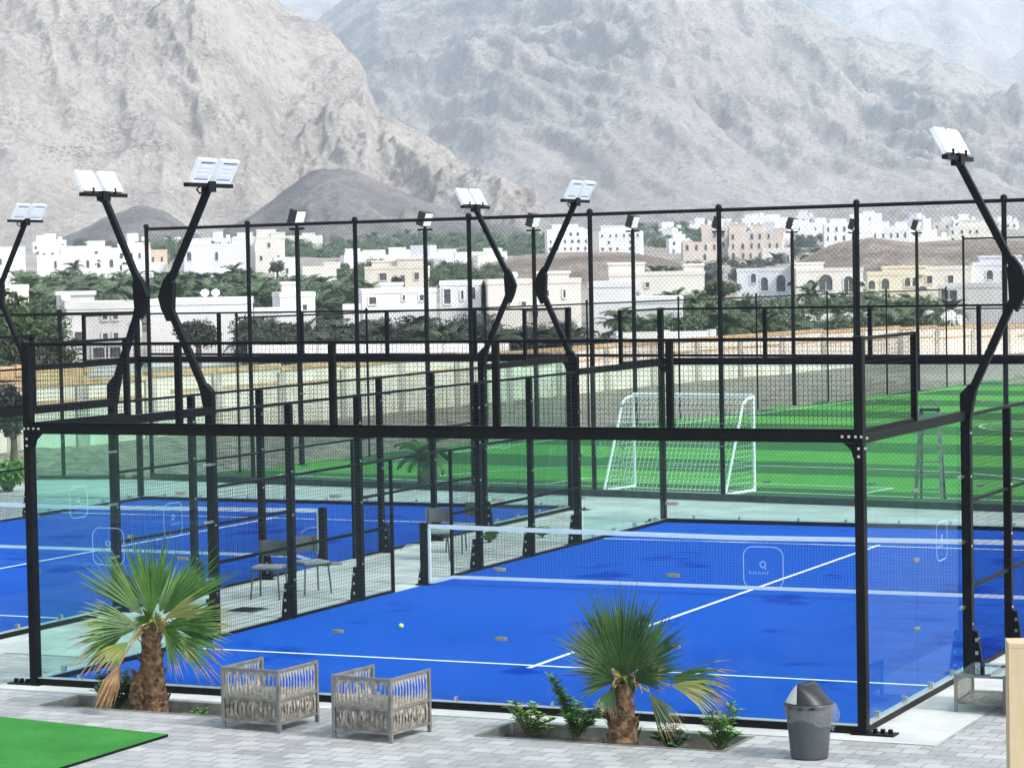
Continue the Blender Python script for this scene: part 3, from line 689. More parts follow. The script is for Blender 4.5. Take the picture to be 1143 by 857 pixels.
base = np.array([2.20, -.98, -.1]); root = empty('fan_palm', base, 0, 'left foreground fan palm with spreading fronds and a hanging broom of dead brown leaf', 'palm', 'fan palms in front of the court')
cr = np.array([0, 0, 1.03])
trunk(root, [(0, 0, 0), (-.02, 0, .35), (-.03, 0, .7), cr-[0.03, 0, .02]], [.155, .14, .11, .10], 'trunk', 70)
trunk(root, [sv(-.13, 0), sv(-.17, .22), sv(-.16, .42), sv(-.10, .52)], [.11, .12, .09, .04], 'side_trunk', 34)
F = [ # hub(r,u,t), dir(r,u,t), R, n, spread, droop, mi, mtip
 ((.0, .10, .06), (.03, 1, .10), .94, 24, .40, .01, 0, None), ((-.08, .10, .08), (-.78, .86, .1), .92, 20, .33, .03, 0, None), ((.10, .10, .05), (.86, .82, .1), 1.0, 22, .34, .03, 0, None),
 ((-.04, .10, -.14), (-.36, .95, -.4), .74, 18, .42, .03, 0, None), ((.05, .10, -.14), (.42, .92, -.5), .70, 18, .42, .03, 0, None),
 ((-.16, .02, .10), (-1, .26, .2), .66, 20, .42, .05, 0, 1), ((-.16, -.03, .16), (-1, .0, .35), .62, 18, .38, .09, 0, 1), ((-.02, .04, .16), (-.4, .6, .8), .30, 16, .9, .1, 0, 1),
 ((.18, .02, .10), (1, .14, .2), .74, 20, .40, .06, 0, 1), ((.14, .08, .12), (.95, .42, .3), .62, 18, .34, .05, 1, None), ((.10, -.03, .16), (.85, -.12, .6), .46, 18, .6, .12, 0, 1), ((.06, .03, .18), (.4, .35, .9), .30, 18, .9, .15, 1, None),
 ((-.32, -.10, .10), (-.92, -.36, .25), .60, 20, .46, .16, 0, 2), ((-.24, -.16, .2), (-.80, -.62, .3), .44, 16, .5, .2, 1, 2), 
 ((.22, -.10, .14), (.82, -.50, .2), .68, 22, .40, .12, 0, 2), ((.16, -.10, .22), (.55, -.62, .5), .46, 18, .5, .2, 0, 2), ((.26, -.05, .02), (.98, -.16, .1), .60, 18, .36, .1, 0, 1)]
for h, d, R, n, sp, dr, mi, mt in F:
    dv = sv(*d); side = np.cross(dv, sv(0, .15, 1)); frond(root, cr, cr+sv(*h), dv, side, R, n, sp, dr, mi, mt)
for i in range(10):         # dry stubs in the heart
    a = random.uniform(0, 2*PI); b = MB(); h = cr+[math.cos(a)*.2, math.sin(a)*.2, random.uniform(-.1, .12)]
    b.tube([cr-[0, 0, .06], h, h+[math.cos(a)*.1, math.sin(a)*.1, -.08]], [.016, .012, .005], 5, 0); b.build('petiole_stub', 'palm_d', root)
b = MB(); h0 = cr+sv(-.34, -.40, .30); b.tube([cr+sv(-.05, -.02, .02), cr+sv(-.20, -.16, .18), h0], [.016, .013, .011], 6)
hubd = h0
for i in range(230):
    sp = random.gauss(0, .12); s2 = random.gauss(0, .06); L = random.uniform(.30, .56); tgt = hubd+sv(-.19*L/.5+sp*L*1.0, -L*.94, .10+s2); q = sv(1, 0, .3)*.006
    m1 = hubd*.5+tgt*.5+sv(sp*.12, 0, s2*.3)
    if tgt[2] < .125: tgt[2] = .125
    b.add([hubd-q, hubd+q, m1+q*1.3, m1-q*1.3, tgt], [(0, 1, 2, 3), (3, 2, 4)])
b.build('dead_frond', 'palm_d', root)

GREEN = 'palm_gd'; base = np.array([7.90, -1.22, -.1]); root = empty('fan_palm', base, 0, 'right foreground fan palm with an upright dark crown and one drooping browned frond', 'palm', 'fan palms in front of the court')
cr = np.array([0, 0, .72])
trunk(root, [(0, 0, 0), sv(.0, .25), sv(.01, .5), cr-[0, 0, .02]], [.165, .14, .105, .10], 'trunk', 70)
F = [((.0, .12, .06), (-.02, 1, .10), .90, 34, .55, .01, 0, None), ((-.08, .12, .08), (-.60, .80, .1), .70, 28, .50, .02, 0, None), ((.08, .12, .08), (.56, .82, .1), .74, 28, .50, .02, 0, None),
 ((-.08, .08, .10), (-.95, .52, .15), .56, 24, .46, .03, 0, None), ((.10, .06, .10), (.96, .36, .15), .62, 26, .44, .04, 0, None), ((.08, .12, -.14), (.30, .9, -.5), .68, 24, .6, .02, 0, None), ((-.08, .12, -.14), (-.32, .9, -.5), .66, 24, .6, .02, 0, None),
 ((.02, .06, .16), (.05, .9, .6), .50, 26, .8, .03, 0, None), ((-.08, .03, .16), (-.7, .55, .6), .42, 22, .6, .05, 0, None), ((.10, .03, .16), (.8, .35, .6), .44, 22, .6, .06, 0, 2), ((-.10, .0, .12), (-1, .10, .3), .40, 18, .5, .1, 0, None), ((.05, .0, .18), (.3, .2, .9), .24, 16, .9, .12, 0, 2),
 ((.44, .02, .12), (1, .06, .1), .70, 24, .36, .20, 0, 2), ((.48, -.03, .16), (1, -.14, .2), .62, 18, .40, .36, 1, 2), ((.26, -.10, .10), (.58, -.8, .2), .50, 20, .38, .12, 0, 2), ((-.08, -.05, .14), (-.45, -.75, .4), .28, 18, .6, .15, 0, 2)]
for h, d, R, n, sp, dr, mi, mt in F:
    dv = sv(*d); side = np.cross(dv, sv(0, .15, 1)); frond(root, cr, cr+sv(*h), dv, side, R, n, sp, dr, mi, mt)
for i in range(16):
    a = random.uniform(0, 2*PI); b = MB(); h = cr+np.array([math.cos(a)*.16, math.sin(a)*.16, random.uniform(-.02, .16)])
    b.tube([cr, h, h+[math.cos(a)*.12, math.sin(a)*.12, random.uniform(-.12, .04)], h+[math.cos(a)*.16, math.sin(a)*.16, -.1]], [.014, .011, .007, .003], 5, 0); b.build('petiole_stub', 'palm_d', root)

# ---------------------------------------------------------------- shrubs
def shrub(loc, stems, leafm, label, ls=.09, dens=9, flowers=0, name='shrub', group='small shrubs in the planter beds'):
    root = empty(name, loc, random.uniform(0, .3), label, 'shrub', group)
    s = MB(); l = MB()
    for tip in stems:
        tip = np.array(tip, float); m1 = tip*.5+np.array([0, 0, np.linalg.norm(tip)*.1]); pts = [np.zeros(3), m1, tip]
        s.tube(pts, [.010, .007, .003], 5)
        for i in range(dens):
            f = .28+.72*(i+random.random()*.6)/dens; p = (m1*2*f if f < .5 else m1+(tip-m1)*(2*f-1)); a = random.uniform(0, 2*PI)
            for k in range(3):
                a2 = a+2*PI/3*k+random.uniform(-.4, .4); d = np.array([math.cos(a2), math.sin(a2), random.uniform(.1, .9)]); d /= np.linalg.norm(d); q = np.cross(d, [0, 0, 1.]); q /= np.linalg.norm(q); L = ls*random.uniform(.7, 1.3); w = L*.30; up_ = np.cross(q, d)
                l.add([p, p+d*L*.4-q*w, p+d*L*.4-up_*w*.3, p+d*L*.4+q*w, p+d*L+[0, 0, -.2*L]], [(0, 1, 2), (0, 2, 3), (1, 4, 2), (2, 4, 3)])
    s.build('stem', 'stem', root); l.build('foliage', leafm, root)
    if flowers:
        fl = MB()
        for i in range(flowers):
            c = np.array(random.choice(stems))+np.random.default_rng(i).normal(0, .03, 3)
            for k in range(5):
                a = 2*PI*k/5; fl.add([c, c+[.03*math.cos(a-.4), .03*math.sin(a-.4), .012], c+[.045*math.cos(a), .045*math.sin(a), .02], c+[.03*math.cos(a+.4), .03*math.sin(a+.4), .012]], [(0, 1, 2, 3)])
        fl.build('flower', 'flower', root)
def rs(n, w, h0, h1): return [sv(random.uniform(-w, w), random.uniform(h0, h1), random.uniform(-w*.5, w*.5)) for _ in range(n)]
Z = -.09
shrub((6.62, -.75, Z), [sv(-.2, .32), sv(-.12, .36, .05), sv(.1, .34), sv(.18, .22), sv(.3, .16), sv(0, .26, .1), sv(.24, .08, .05)], 'leaf_y', 'small pale green shrub at the left end of the bed under the right palm', .10, 8)
shrub((7.22, -.88, Z), [sv(-.26, .72, .02), sv(-.18, .62), sv(-.05, .46), sv(.05, .42, .1), sv(.12, .30), sv(.30, .36), sv(.36, .33), sv(.0, .25, .1), sv(-.08, .3, .15), sv(-.22, .68, .05), sv(-.12, .5), sv(.2, .2)], 'leaf', 'taller shrub with one long stem leaning left, beside the right palm', .095, 12)
shrub((8.42, -1.12, Z), rs(11, .24, .10, .30), 'leaf_d', 'low dark leafy shrub under the drooping browned frond of the right palm', .085, 8)
shrub((8.86, -1.02, Z), [sv(-.14, .36), sv(-.08, .42), sv(.02, .38, .1), sv(.14, .5), sv(.2, .44), sv(-.2, .22), sv(.1, .26, .1), sv(.22, .2), sv(0, .3)], 'leaf', 'bushy shrub at the right end of the bed, beside the grey bin', .085, 11)
shrub((1.55, -.72, Z), rs(16, .26, .12, .52), 'leaf_d', 'dark leafy shrub behind the dead brown broom of the left palm', .11, 8)
shrub((3.05, -.72, Z), rs(7, .10, .14, .30), 'leaf', 'tiny shrub with red flowers beside the left rope armchair', .05, 6, 7)
shrub((2.75, -1.0, Z), rs(7, .14, .05, .13), 'leaf', 'very low seedling in the soil between the left palm and the rope armchair', .05, 6)
shrub((-1.69, 15.84, 0), rs(12, .2, .08, .22), 'leaf_y', 'nearer tuft of yellow green weeds growing in the walkway between the courts', .10, 7, group='weeds in the walkway')
shrub((-1.15, 16.9, 0), rs(10, .18, .08, .2), 'leaf_y', 'farther tuft of yellow green weeds growing in the walkway between the courts', .10, 7, group='weeds in the walkway')

# ---------------------------------------------------------------- rope armchairs
def make_rope_chair(loc, rz, label):
    root = empty('rope_armchair', loc, rz, label, 'armchair', 'woven rope armchairs on the paving')
    W, D, H = .70, .72, .66; hw = W/2; t = .034
    for x in (-hw, hw):
        for y in (-D/2, D/2):
            b = MB(); b.bx(x-t/2, x+t/2, y-t/2, y+t/2, 0, H); b.build('leg', 'chair_metal', root)
    fr = MB()
    def rail(p, q, w=t*.8, h=t*.8): fr.bar(p, q, w, h)
    e = t/2
    for z in (H-.018, .335, .095):
        rail((-hw+e, -D/2, z), (hw-e, -D/2, z))
        for x in (-hw, hw): rail((x, -D/2+e, z), (x, D/2-e, z))
    for z in (.335, .095): rail((-hw+e, D/2, z), (hw-e, D/2, z))
    for y in (-.12, .12): rail((-hw+e, y, .33), (hw-e, y, .33), .02, .02)
    rail((0, -D/2+e, .331), (0, D/2-e, .331), .018, .018)
    fr.build('frame', 'chair_metal', root)
    def ribb(b, p0, p1, across, out, w=.034, mi=0, tw=1.25, bulge=.0):
        p0 = np.array(p0); p1 = np.array(p1); across = np.array(across, float); out = np.array(out, float); n = 8; rows = []
        for i in range(n+1):
            f = i/n; c = p0*(1-f)+p1*f+out*.012*math.sin(PI*f)*random.uniform(.7, 1.3); k = 1-tw*math.sin(PI*min(1, f/.8) if f < .4 else PI*(.5+.5*(f-.4)/.6))**1.3
            rows.append((c-across*w*k/2, c+across*w*k/2))
        vs = [p for r in rows for p in r]; b.add(vs, [(2*i, 2*i+1, 2*i+3, 2*i+2) for i in range(n)], mi)
    def panel(p0, p1, out, z0, z1, name, n=12, lo=True):
        b = MB(); p0 = np.array(p0, float); p1 = np.array(p1, float); ac = (p1-p0)/np.linalg.norm(p1-p0)
        for i in range(n):
            f = (i+.5)/n; c = p0*(1-f)+p1*f; hi_ = z1 > .4
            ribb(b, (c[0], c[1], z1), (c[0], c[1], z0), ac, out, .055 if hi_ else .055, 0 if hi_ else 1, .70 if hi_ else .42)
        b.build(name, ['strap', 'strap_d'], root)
    a = .03
    panel((-hw+a, -D/2, 0), (hw-a, -D/2, 0), (0, -1, 0), .35, H-.035, 'back_straps')
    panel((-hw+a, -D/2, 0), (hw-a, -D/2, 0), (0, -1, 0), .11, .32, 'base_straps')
    for s in (-1, 1):
        panel((s*hw, -D/2+a, 0), (s*hw, D/2-a, 0), (s, 0, 0), .35, H-.035, 'arm_straps')
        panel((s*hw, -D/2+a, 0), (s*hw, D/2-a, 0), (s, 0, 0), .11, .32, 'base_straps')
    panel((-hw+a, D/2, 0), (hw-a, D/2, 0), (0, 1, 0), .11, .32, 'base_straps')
    b = MB()
    for i in range(13):
        x = -hw+.05+i*(W-.1)/12; b.add([(x-.017, -D/2+.02, .345), (x+.017, -D/2+.02, .345), (x+.017, 0, .352), (x-.017, 0, .352), (x+.017, D/2-.02, .345), (x-.017, D/2-.02, .345)], [(0, 1, 2, 3), (3, 2, 4, 5)])
    b.build('seat_straps', 'strap', root)
    b = MB()
    for i in range(13):
        x = -hw+.05+i*(W-.1)/12; b.bx(x-.014, x+.014, -D/2+.02, D/2-.02, .106, .112)
    b.build('lower_shelf', 'strap', root)
    return root
ch = make_rope_chair((4.0, -1.53, 0), math.radians(-4), 'left grey rope strap armchair seen from behind, next to the left palm bed')
c2 = copy_tree(ch, (5.40, -1.66, 0), math.radians(-6), 'middle grey rope strap armchair on the open paving between the two palm beds')
c3 = copy_tree(ch, (11.50, 1.80, 0), math.radians(6), 'rope strap armchair at the right edge, mostly hidden by the beige pillar')
# low table with a glass top
root = empty('low_table', (10.82, 1.95, 0), math.radians(2), 'low glass topped table on a woven strap base beside the right wall of the court', 'table')
b = MB(); b.bx(-.29, .29, -.42, .42, .405, .415); b.build('glass_top', 'glass_table', root)
for x in (-.26, .26):
    for y in (-.39, .39):
        b = MB(); b.bx(x-.016, x+.016, y-.016, y+.016, 0, .404); b.build('leg', 'chair_metal', root)
b = MB()
for z in (.385, .10):
    for y in (-.39, .39): b.bar((-.244, y, z), (.244, y, z), .026, .026)
    for x in (-.26, .26): b.bar((x, -.374, z), (x, .374, z), .026, .026)
b.build('frame', 'chair_metal', root)
b = MB()
for i in range(13): x = -.22+i*.44/12; b.bx(x-.012, x+.012, -.376, .376, .114, .121)
b.build('strap_shelf', 'strap', root)
for s in (-1, 1):
    b = MB()
    for i in range(14):
        y = -.35+i*.7/13; b.bar((s*.26, y, .115), (s*.26, y, .37), .004, .026, up=(0, 1, 0))
    b.build('strap_panel', 'strap', root)

# ---------------------------------------------------------------- bin
root = empty('litter_bin', (9.93, -1.40, 0), 0, 'round grey plastic litter bin with a swing lid and clear bag over its rim', 'bin')
b = MB(); b.lathe([(.001, .012), (.165, .012), (.175, .0), (.182, .02), (.225, .50), (.222, .505), (.212, .5), (.170, .03), (.001, .03)], n=36); b.build('bucket', 'bin', root, True)
b = MB(); b.lathe([(.226, .49), (.240, .495), (.243, .53), (.232, .545), (.216, .54), (.21, .50)], n=36); b.build('rim', 'bin_dark', root, True)
# swing top: two slopes meeting in a short ridge, the flap on the left one
def lid(side):
    b = MB(); n = 22; m = 7; V = []; rd = math.atan2(FH[1], FH[0])+math.radians(-38); ex_ = np.array([math.cos(rd), math.sin(rd), 0]); ey_ = np.array([-ex_[1], ex_[0], 0])
    for j in range(m+1):
        f = j/m
        for i in range(n+1):
            th = PI*i/n if side > 0 else -PI*i/n; x, y = .222*math.cos(th), .222*math.sin(th); rx_ = .15*math.cos(th)
            g = f; p_ = ex_*(x*(1-g)+rx_*g)+ey_*(y*(1-g)+.035*g)
            z = .54+.185*math.sin(f*PI/2*.96)+.0*math.cos(th)
            k = 1.0 if side < 0 else 1.012
            V.append((p_[0]*k, p_[1]*k, z+(.006 if side > 0 else 0)))
    F_ = [(j*(n+1)+i, j*(n+1)+i+1, (j+1)*(n+1)+i+1, (j+1)*(n+1)+i) for j in range(m) for i in range(n)]
    b.add(V, F_); return b
lid(-1).build('hood', 'bin_dark', root, True); lid(1).build('flap', 'bin_lid', root, True)
b = MB(); n = 48; V = []; rows = 8
for j in range(rows+1):
    f = j/rows
    for i in range(n):
        th = 2*PI*i/n; rt = math.cos(th-math.atan2(RH[1], RH[0])); dl = .16+.10*max(0, rt)+.02*math.sin(5*th); bul = .06*max(0, rt)**3*math.sin(PI*min(1, f*1.1))
        r = .246-.02*f+bul+.006*math.sin(13*th+5*f)+random.uniform(-.004, .004); V.append((r*math.cos(th), r*math.sin(th), .535-dl*f))
b.add(V, [(j*n+i, j*n+(i+1) % n, (j+1)*n+(i+1) % n, (j+1)*n+i) for j in range(rows) for i in range(n)]); b.build('bin_bag', 'bag', root)

# padel ball, drain, pillar
b = MB(); n = 14
b.lathe([(.0335*math.sin(PI*k/10)+1e-4, .0335-.0335*math.cos(PI*k/10)) for k in range(11)], (0, 0, 0), 18)
o = b.build('padel_ball', 'ball', None, True); o.location = (1.91, 5.51, .013); tag(o, 'small yellow green padel ball lying alone on the blue court', 'ball')
root = empty('floor_drain', (-1.13, 6.61, .004), 0, 'dark square drain cover in the walkway between the courts', 'drain cover')
b = MB(); b.bx(-.22, .22, -.22, .22, .003, .012); b.build('frame', 'drain', root)
b = MB(); [b.bx(-.18+i*.06, -.15+i*.06, -.19, .19, .0125, .02) for i in range(6)]; b.build('grate', 'black', root)
pc = dp(1128, 900, 22)[:2]
root = empty('rendered_pillar', (pc[0], pc[1], 0), -YAW-.10, 'beige rendered wall end cut off by the right edge in the foreground', 'pillar')
b = MB(); b.bx(0, .9, 0, .35, 0, 1.49); b.build('pillar_body', 'beige', root)
b = MB(); b.bx(-.0, .9, -.0, .35, 1.4925, 1.53); b.build('coping', 'beige', root)

# ---------------------------------------------------------------- cafe chairs
def make_cafe(loc, rz, label):
    root = empty('cafe_chair', loc, rz, label, 'chair', 'cafe chairs between the courts')
    for x in (-.2, .2):
        b = MB(); b.tube([(x*1.1, -.21, 0), (x*.95, -.18, .43)], .013, 6); b.build('leg', 'cafe', root)
        b = MB(); b.tube([(x*1.1, .24, 0), (x*.95, .19, .43)], .013, 6); b.build('leg', 'cafe', root)
    b = MB(); b.bx(-.21, .21, -.21, .21, .43, .455); b.build('seat_shell', 'cafe', root)
    b = MB(); b.bx(-.205, .205, -.205, .20, .4555, .485); b.build('seat_pad', 'cafe_seat', root)
    b = MB()
    for x in (-.17, .17): b.tube([(x, .205, .44), (x, .25, .82)], .012, 6)
    b.build('back_frame', 'cafe', root)
    b = MB(); V = []
    for z, yy in ((.60, .225), (.83, .255)):
        for i in range(9): x = -.22+.44*i/8; V.append((x, yy+.04-.05*(x/.22)**2, z))
    k = len(V); V += [(v[0], v[1]+.015, v[2]) for v in V]
    Fc = [(i, i+1, 9+i+1, 9+i) for i in range(8)]+[(k+9+i, k+9+i+1, k+i+1, k+i) for i in range(8)]+[(i+9, i+10, k+i+10, k+i+9) for i in range(8)]+[(k+i, k+i+1, i+1, i) for i in range(8)]
    b.add(V, Fc); b.build('backrest', 'cafe', root)
    return root
cc = make_cafe((-1.50, 7.88, .007), math.radians(12), 'dark cafe chair nearest the viewer in the walkway, close to the drain cover')
copy_tree(cc, (-1.20, 8.62, .007), math.radians(55), 'dark cafe chair set just behind the nearest one in the walkway between the courts')
copy_tree(cc, (-1.38, 13.2, .007), math.radians(20), 'dark cafe chair seen through the net beside the left net post of the nearer court')
copy_tree(cc, (-1.42, 14.25, .007), math.radians(-25), 'farthest dark cafe chair in the walkway, just before the yellow green weeds')
# ---------------------------------------------------------------- terrain
_perm = rng.permutation(4096); _grad = rng.uniform(0, 2*PI, 4096)
def perlin(x, y):
    xi = np.floor(x).astype(int); yi = np.floor(y).astype(int); xf = x-xi; yf = y-yi
    def g(ix, iy, dx, dy):
        a = _grad[_perm[(ix+_perm[iy & 4095]) & 4095]]; return np.cos(a)*dx+np.sin(a)*dy
    u = xf**3*(xf*(xf*6-15)+10); v = yf**3*(yf*(yf*6-15)+10)
    a = g(xi, yi, xf, yf)*(1-u)+g(xi+1, yi, xf-1, yf)*u; b_ = g(xi, yi+1, xf, yf-1)*(1-u)+g(xi+1, yi+1, xf-1, yf-1)*u
    return (a*(1-v)+b_*v)*1.4
def fbm(x, y, o=5, g=.5):
    s = 0; a = 1; n = 0
    for k in range(o): s = s+a*perlin(x*2**k+k*17.3, y*2**k-k*9.1); n += a; a *= g
    return s/n
def ridged(x, y, o=6, g=.55):
    s = 0; a = 1; n = 0
    for k in range(o): s = s+a*(1-np.abs(perlin(x*2**k+k*31.7, y*2**k+k*5.3))*2); n += a; a *= g
    return s/n
FLR = ([0, 58, 75, 110, 200, 300, 420, 600, 900, 1300, 6500], [-.35, -.35, -.25, 0, .1, .8, 3.6, 8, 14, 24, 60])
def floor_z(D): return np.interp(D, *FLR)
def grid_mesh(name, P, m, smooth=True, kind='structure', parent=None):
    nr, nc = P.shape[:2]; V = P.reshape(-1, 3); idx = np.arange(nr*nc).reshape(nr, nc)
    F_ = np.stack([idx[:-1, :-1], idx[:-1, 1:], idx[1:, 1:], idx[1:, :-1]], -1).reshape(-1, 4)
    me = bpy.data.meshes.new(name); me.from_pydata(V.tolist(), [], F_.tolist()); me.materials.append(M[m])
    me.polygons.foreach_set('use_smooth', [smooth]*len(F_)); me.update()
    o = bpy.data.objects.new(name, me); COL.objects.link(o)
    return tag(o, kind=kind)
rr = np.concatenate([np.array([.5, 15, 30, 45, 58, 66, 75]), np.geomspace(85, 6500, 60)]); az = np.linspace(0, 2*PI, 241)
A, Rr = np.meshgrid(az, rr); X = CAM[0]+Rr*np.cos(A); Y = CAM[1]+Rr*np.sin(A)
Zt = floor_z(Rr)+np.where(Rr > 160, fbm(X/60, Y/60, 4)*np.clip((Rr-160)/600, 0, 1)*2.0, 0)
grid_mesh('ground', np.stack([X, Y, Zt], -1), 'valley')

def mountain(name, sil, Dr, Db, m, amp, us, ts=(140, 260), du=60, back=.35, pw=1.1, dz=0, wide=1.0, seed=0, detail=1.0, slant=.15, warp=.45):
    su, svv = zip(*sil); u = np.linspace(us[0], us[1], ts[1]); t = np.concatenate([np.linspace(0, 1, ts[0]), np.linspace(1.02, 1+back, 14)])
    V = np.interp(u, su, svv); DR = np.interp(u, *Dr); DB = np.interp(u, *Db)
    nu = len(u); P = np.zeros((len(t), nu, 3))
    zr = np.array([dp(a, b_, d)[2] for a, b_, d in zip(u, V, DR)])
    for j, tt in enumerate(t):
        D = DB+(DR-DB)*tt; zb = floor_z(DB)-3
        z = zb+(zr-zb)*(tt**pw if tt <= 1 else 1-1.25*(tt-1))
        q = tt*(DR-DB); xm = u*float(DR.mean())/FPX+seed*333+q*slant
        qv = np.full(nu, q)
        wx = fbm(xm/(420*wide)+3.1, qv/(420*wide)+seed, 2)*warp
        wy = fbm(xm/(420*wide)+9.7, qv/(420*wide)+seed+4, 2)*warp
        r = ridged(xm/(210*wide)+wx, qv/(900*wide)+wy+seed*7.7, 4, .5)
        r2 = ridged(xm/(64*wide)+wx*1.5, qv/(120*wide)+wy+seed*3.1, 4, .55)
        f = fbm(xm/(26*wide), qv/(26*wide)+seed, 5, .62)
        w = min(1, tt*2.2)*(1 if tt < .55 else max(.2, 1-(tt-.55)*1.7)) if tt <= 1 else .2
        z = z+amp*w*(r-.45)+amp*.27*w*(r2-.45)*detail+amp*.07*min(1, tt*3)*f*detail*(.6 if tt > .95 else 1)
        base = CAM+(FW+RX*0)*0
        fx = (u-571.5)/FPX
        P[j, :, 0] = CAM[0]+FH[0]*D+RH[0]*fx*D; P[j, :, 1] = CAM[1]+FH[1]*D+RH[1]*fx*D; P[j, :, 2] = z
    return grid_mesh(name, P, m)
mountain('mountain', [(-700, -330), (-300, -300), (0, -260), (140, -190), (240, -110), (300, -40), (320, 0), (350, 25), (385, 50), (415, 80), (420, 105), (428, 124), (441, 131), (460, 145), (480, 160), (520, 182), (555, 194), (572, 206), (600, 236), (625, 262), (640, 285)],
         ([-700, 200, 330, 430, 520, 640], [1900, 1700, 1560, 1380, 1240, 1080]), ([-700, 100, 330, 640], [950, 950, 960, 1000]), 'rock_near', 48, (-700, 640), (260, 760), seed=1, detail=1.1, slant=.2, wide=.8)
mountain('mountain', [(300, 60), (345, 40), (380, 22), (430, -25), (600, -110), (760, -95), (840, -30), (870, 0), (901, 15), (950, 38), (996, 55), (1030, 62), (1046, 62), (1064, 80), (1091, 90), (1126, 106), (1180, 122), (1300, 150), (1700, 190)],
         ([300, 600, 900, 1700], [3300, 3300, 2900, 2500]), ([300, 700, 1700], [1650, 1500, 1450]), 'rock_far', 108, (300, 1700), (300, 720), seed=5, wide=1.5, detail=.9, slant=.55)
mountain('mountain', [(-900, -420), (200, -100), (330, -60), (420, -90), (700, -160), (1000, -130), (1300, -120), (2300, -60)], ([-900, 2300], [5600, 5400]), ([-900, 2300], [3700, 3600]), 'rock_far', 200, (-900, 2300), (110, 420), seed=9, wide=3.0)
mountain('hill', [(205, 285), (250, 255), (300, 228), (340, 203), (365, 192), (385, 190), (405, 193), (440, 206), (480, 222), (530, 244), (580, 262), (640, 275)], ([205, 640], [1010, 980]), ([205, 640], [820, 800]), 'rock_dark', 16, (205, 640), (70, 200), seed=3, wide=.5)
mountain('hill', [(40, 285), (79, 267), (112, 250), (136, 241), (152, 235), (168, 233), (190, 238), (207, 250), (225, 266), (250, 280)], ([40, 250], [960, 960]), ([40, 250], [820, 820]), 'rock_dark', 12, (40, 250), (60, 130), seed=4, wide=.45)
mountain('hill', [(820, 312), (862, 306), (890, 292), (915, 280), (940, 272), (975, 267), (1030, 270), (1100, 267), (1180, 270), (1320, 282)], ([820, 1320], [430, 430]), ([820, 1320], [330, 330]), 'rubble', 2.6, (820, 1320), (60, 240), seed=6, wide=.13, pw=.8)
mountain('hill', [(500, 312), (545, 296), (590, 284), (640, 281), (700, 283), (740, 288), (790, 300), (830, 310)], ([500, 830], [440, 440]), ([500, 830], [330, 330]), 'rubble', 1.8, (500, 830), (50, 180), seed=8, wide=.13, pw=.8)

# ---------------------------------------------------------------- cream wall and the dirt verge below it
M['cream_wall'] = mat('cream_painted_wall', (.60, .555, .46), (.76, .72, .63), 1.4, .85, detail=8)
M['ochre'] = mat('ochre_coping', (.40, .27, .13), (.56, .41, .24), 2.5, .8, detail=7)
M['pilaster'] = mat('stained_pilaster', (.33, .31, .27), (.50, .47, .41), 1.2, .85, detail=8)
WU = [-70, 0, 100, 180, 280, 400, 520, 600, 700, 845, 960, 1143, 1290]
WDp = [65, 67, 69, 71, 74, 81, 90, 96, 103, 113, 123, 137, 150]
WV = [438, 434, 429, 421, 413, 407, 398, 394, 386, 375, 369, 366, 364]
WB = [504, 501, 499, 489, 477, 466, 453, 446, 434, 421, 413, 407, 404]
def wall_at(u):
    D = float(np.interp(u, WU, WDp)); t = dp(u, float(np.interp(u, WU, WV)), D); b_ = dp(u, float(np.interp(u, WU, WB)), D); return t[:2], t[2], b_[2]
root = empty('cream_wall', (*wall_at(-70)[0], 0), 0, 'long cream boundary wall with ochre coping and stained pilasters running behind the pitch fence', 'wall')
ro = np.array([*wall_at(-70)[0], 0])
U = [-70]
while U[-1] < 1285:
    U.append(min(1290, U[-1]+2.9*FPX/float(np.interp(U[-1], WU, WDp))*.62))
for i, (ua, ub) in enumerate(zip(U[:-1], U[1:])):
    (pa, ta, ba), (pb, tb, bb) = wall_at(ua), wall_at(ub); step = round((ta+tb)/2*12)/12
    d = (pb-pa)/np.linalg.norm(pb-pa); n = np.array([d[1], -d[0]]); n = n if n @ (CAM[:2]-pa) > 0 else -n
    a3 = np.array([*pa, 0])-ro; b3 = np.array([*pb, 0])-ro; L = np.linalg.norm(pb-pa); dd = np.array([*d, 0]); nn = np.array([*n, 0])
    b = MB(); zc = (step+min(ba, bb)-.5)/2; b.box((a3+b3)/2+[0, 0, zc], (L, .2, step-min(ba, bb)+.5), 0, 0, ax=(dd, nn, np.array([0, 0, 1.]))); b.build('wall_panel', 'cream_wall', root)
    b = MB(); b.box((a3+b3)/2+[0, 0, step+.07], (L-.01, .30, .14), 0, 0, ax=(dd, nn, np.array([0, 0, 1.]))); b.build('coping', 'ochre', root)
    b = MB(); o_ = dd*(.05 if i % 3 else .3); b.box((a3+b3)/2+o_+nn*.103+[0, 0, step-.42], (L*(.86 if i % 3 else .62), .03, .09), 0, 0, ax=(dd, nn, np.array([0, 0, 1.]))); b.build('ochre_band', 'ochre', root)
    b = MB(); b.box(a3+nn*.10+[0, 0, (step-.04+ba-.4)/2], (.42, .12, step-.04-ba+.4), 0, 0, ax=(dd, nn, np.array([0, 0, 1.]))); b.build('pilaster', 'pilaster', root)
near = [(-40, 19.5), (-30, 22.4), (-21.6, 25.2), (-17.9, 26.2), (-15.6, 27.0), (-14.6, 30), (-13.9, 35.5), (-12.9, 42.6), (-11.8, 50.5), (-10.7, 56.5), (-9.9, 64), (-8.9, 73.8), (2, 77), (25, 84)]
far_u = [-70, 0, 60, 110, 165, 250, 350, 480, 620, 730, 840, 960, 1143, 1290]
s = np.linspace(0, 1, len(near)); S = np.linspace(0, 1, 90); na = np.array(near, float); fa = np.array([[*wall_at(u_)[0], wall_at(u_)[2]] for u_ in far_u])
G = np.zeros((12, 90, 3))
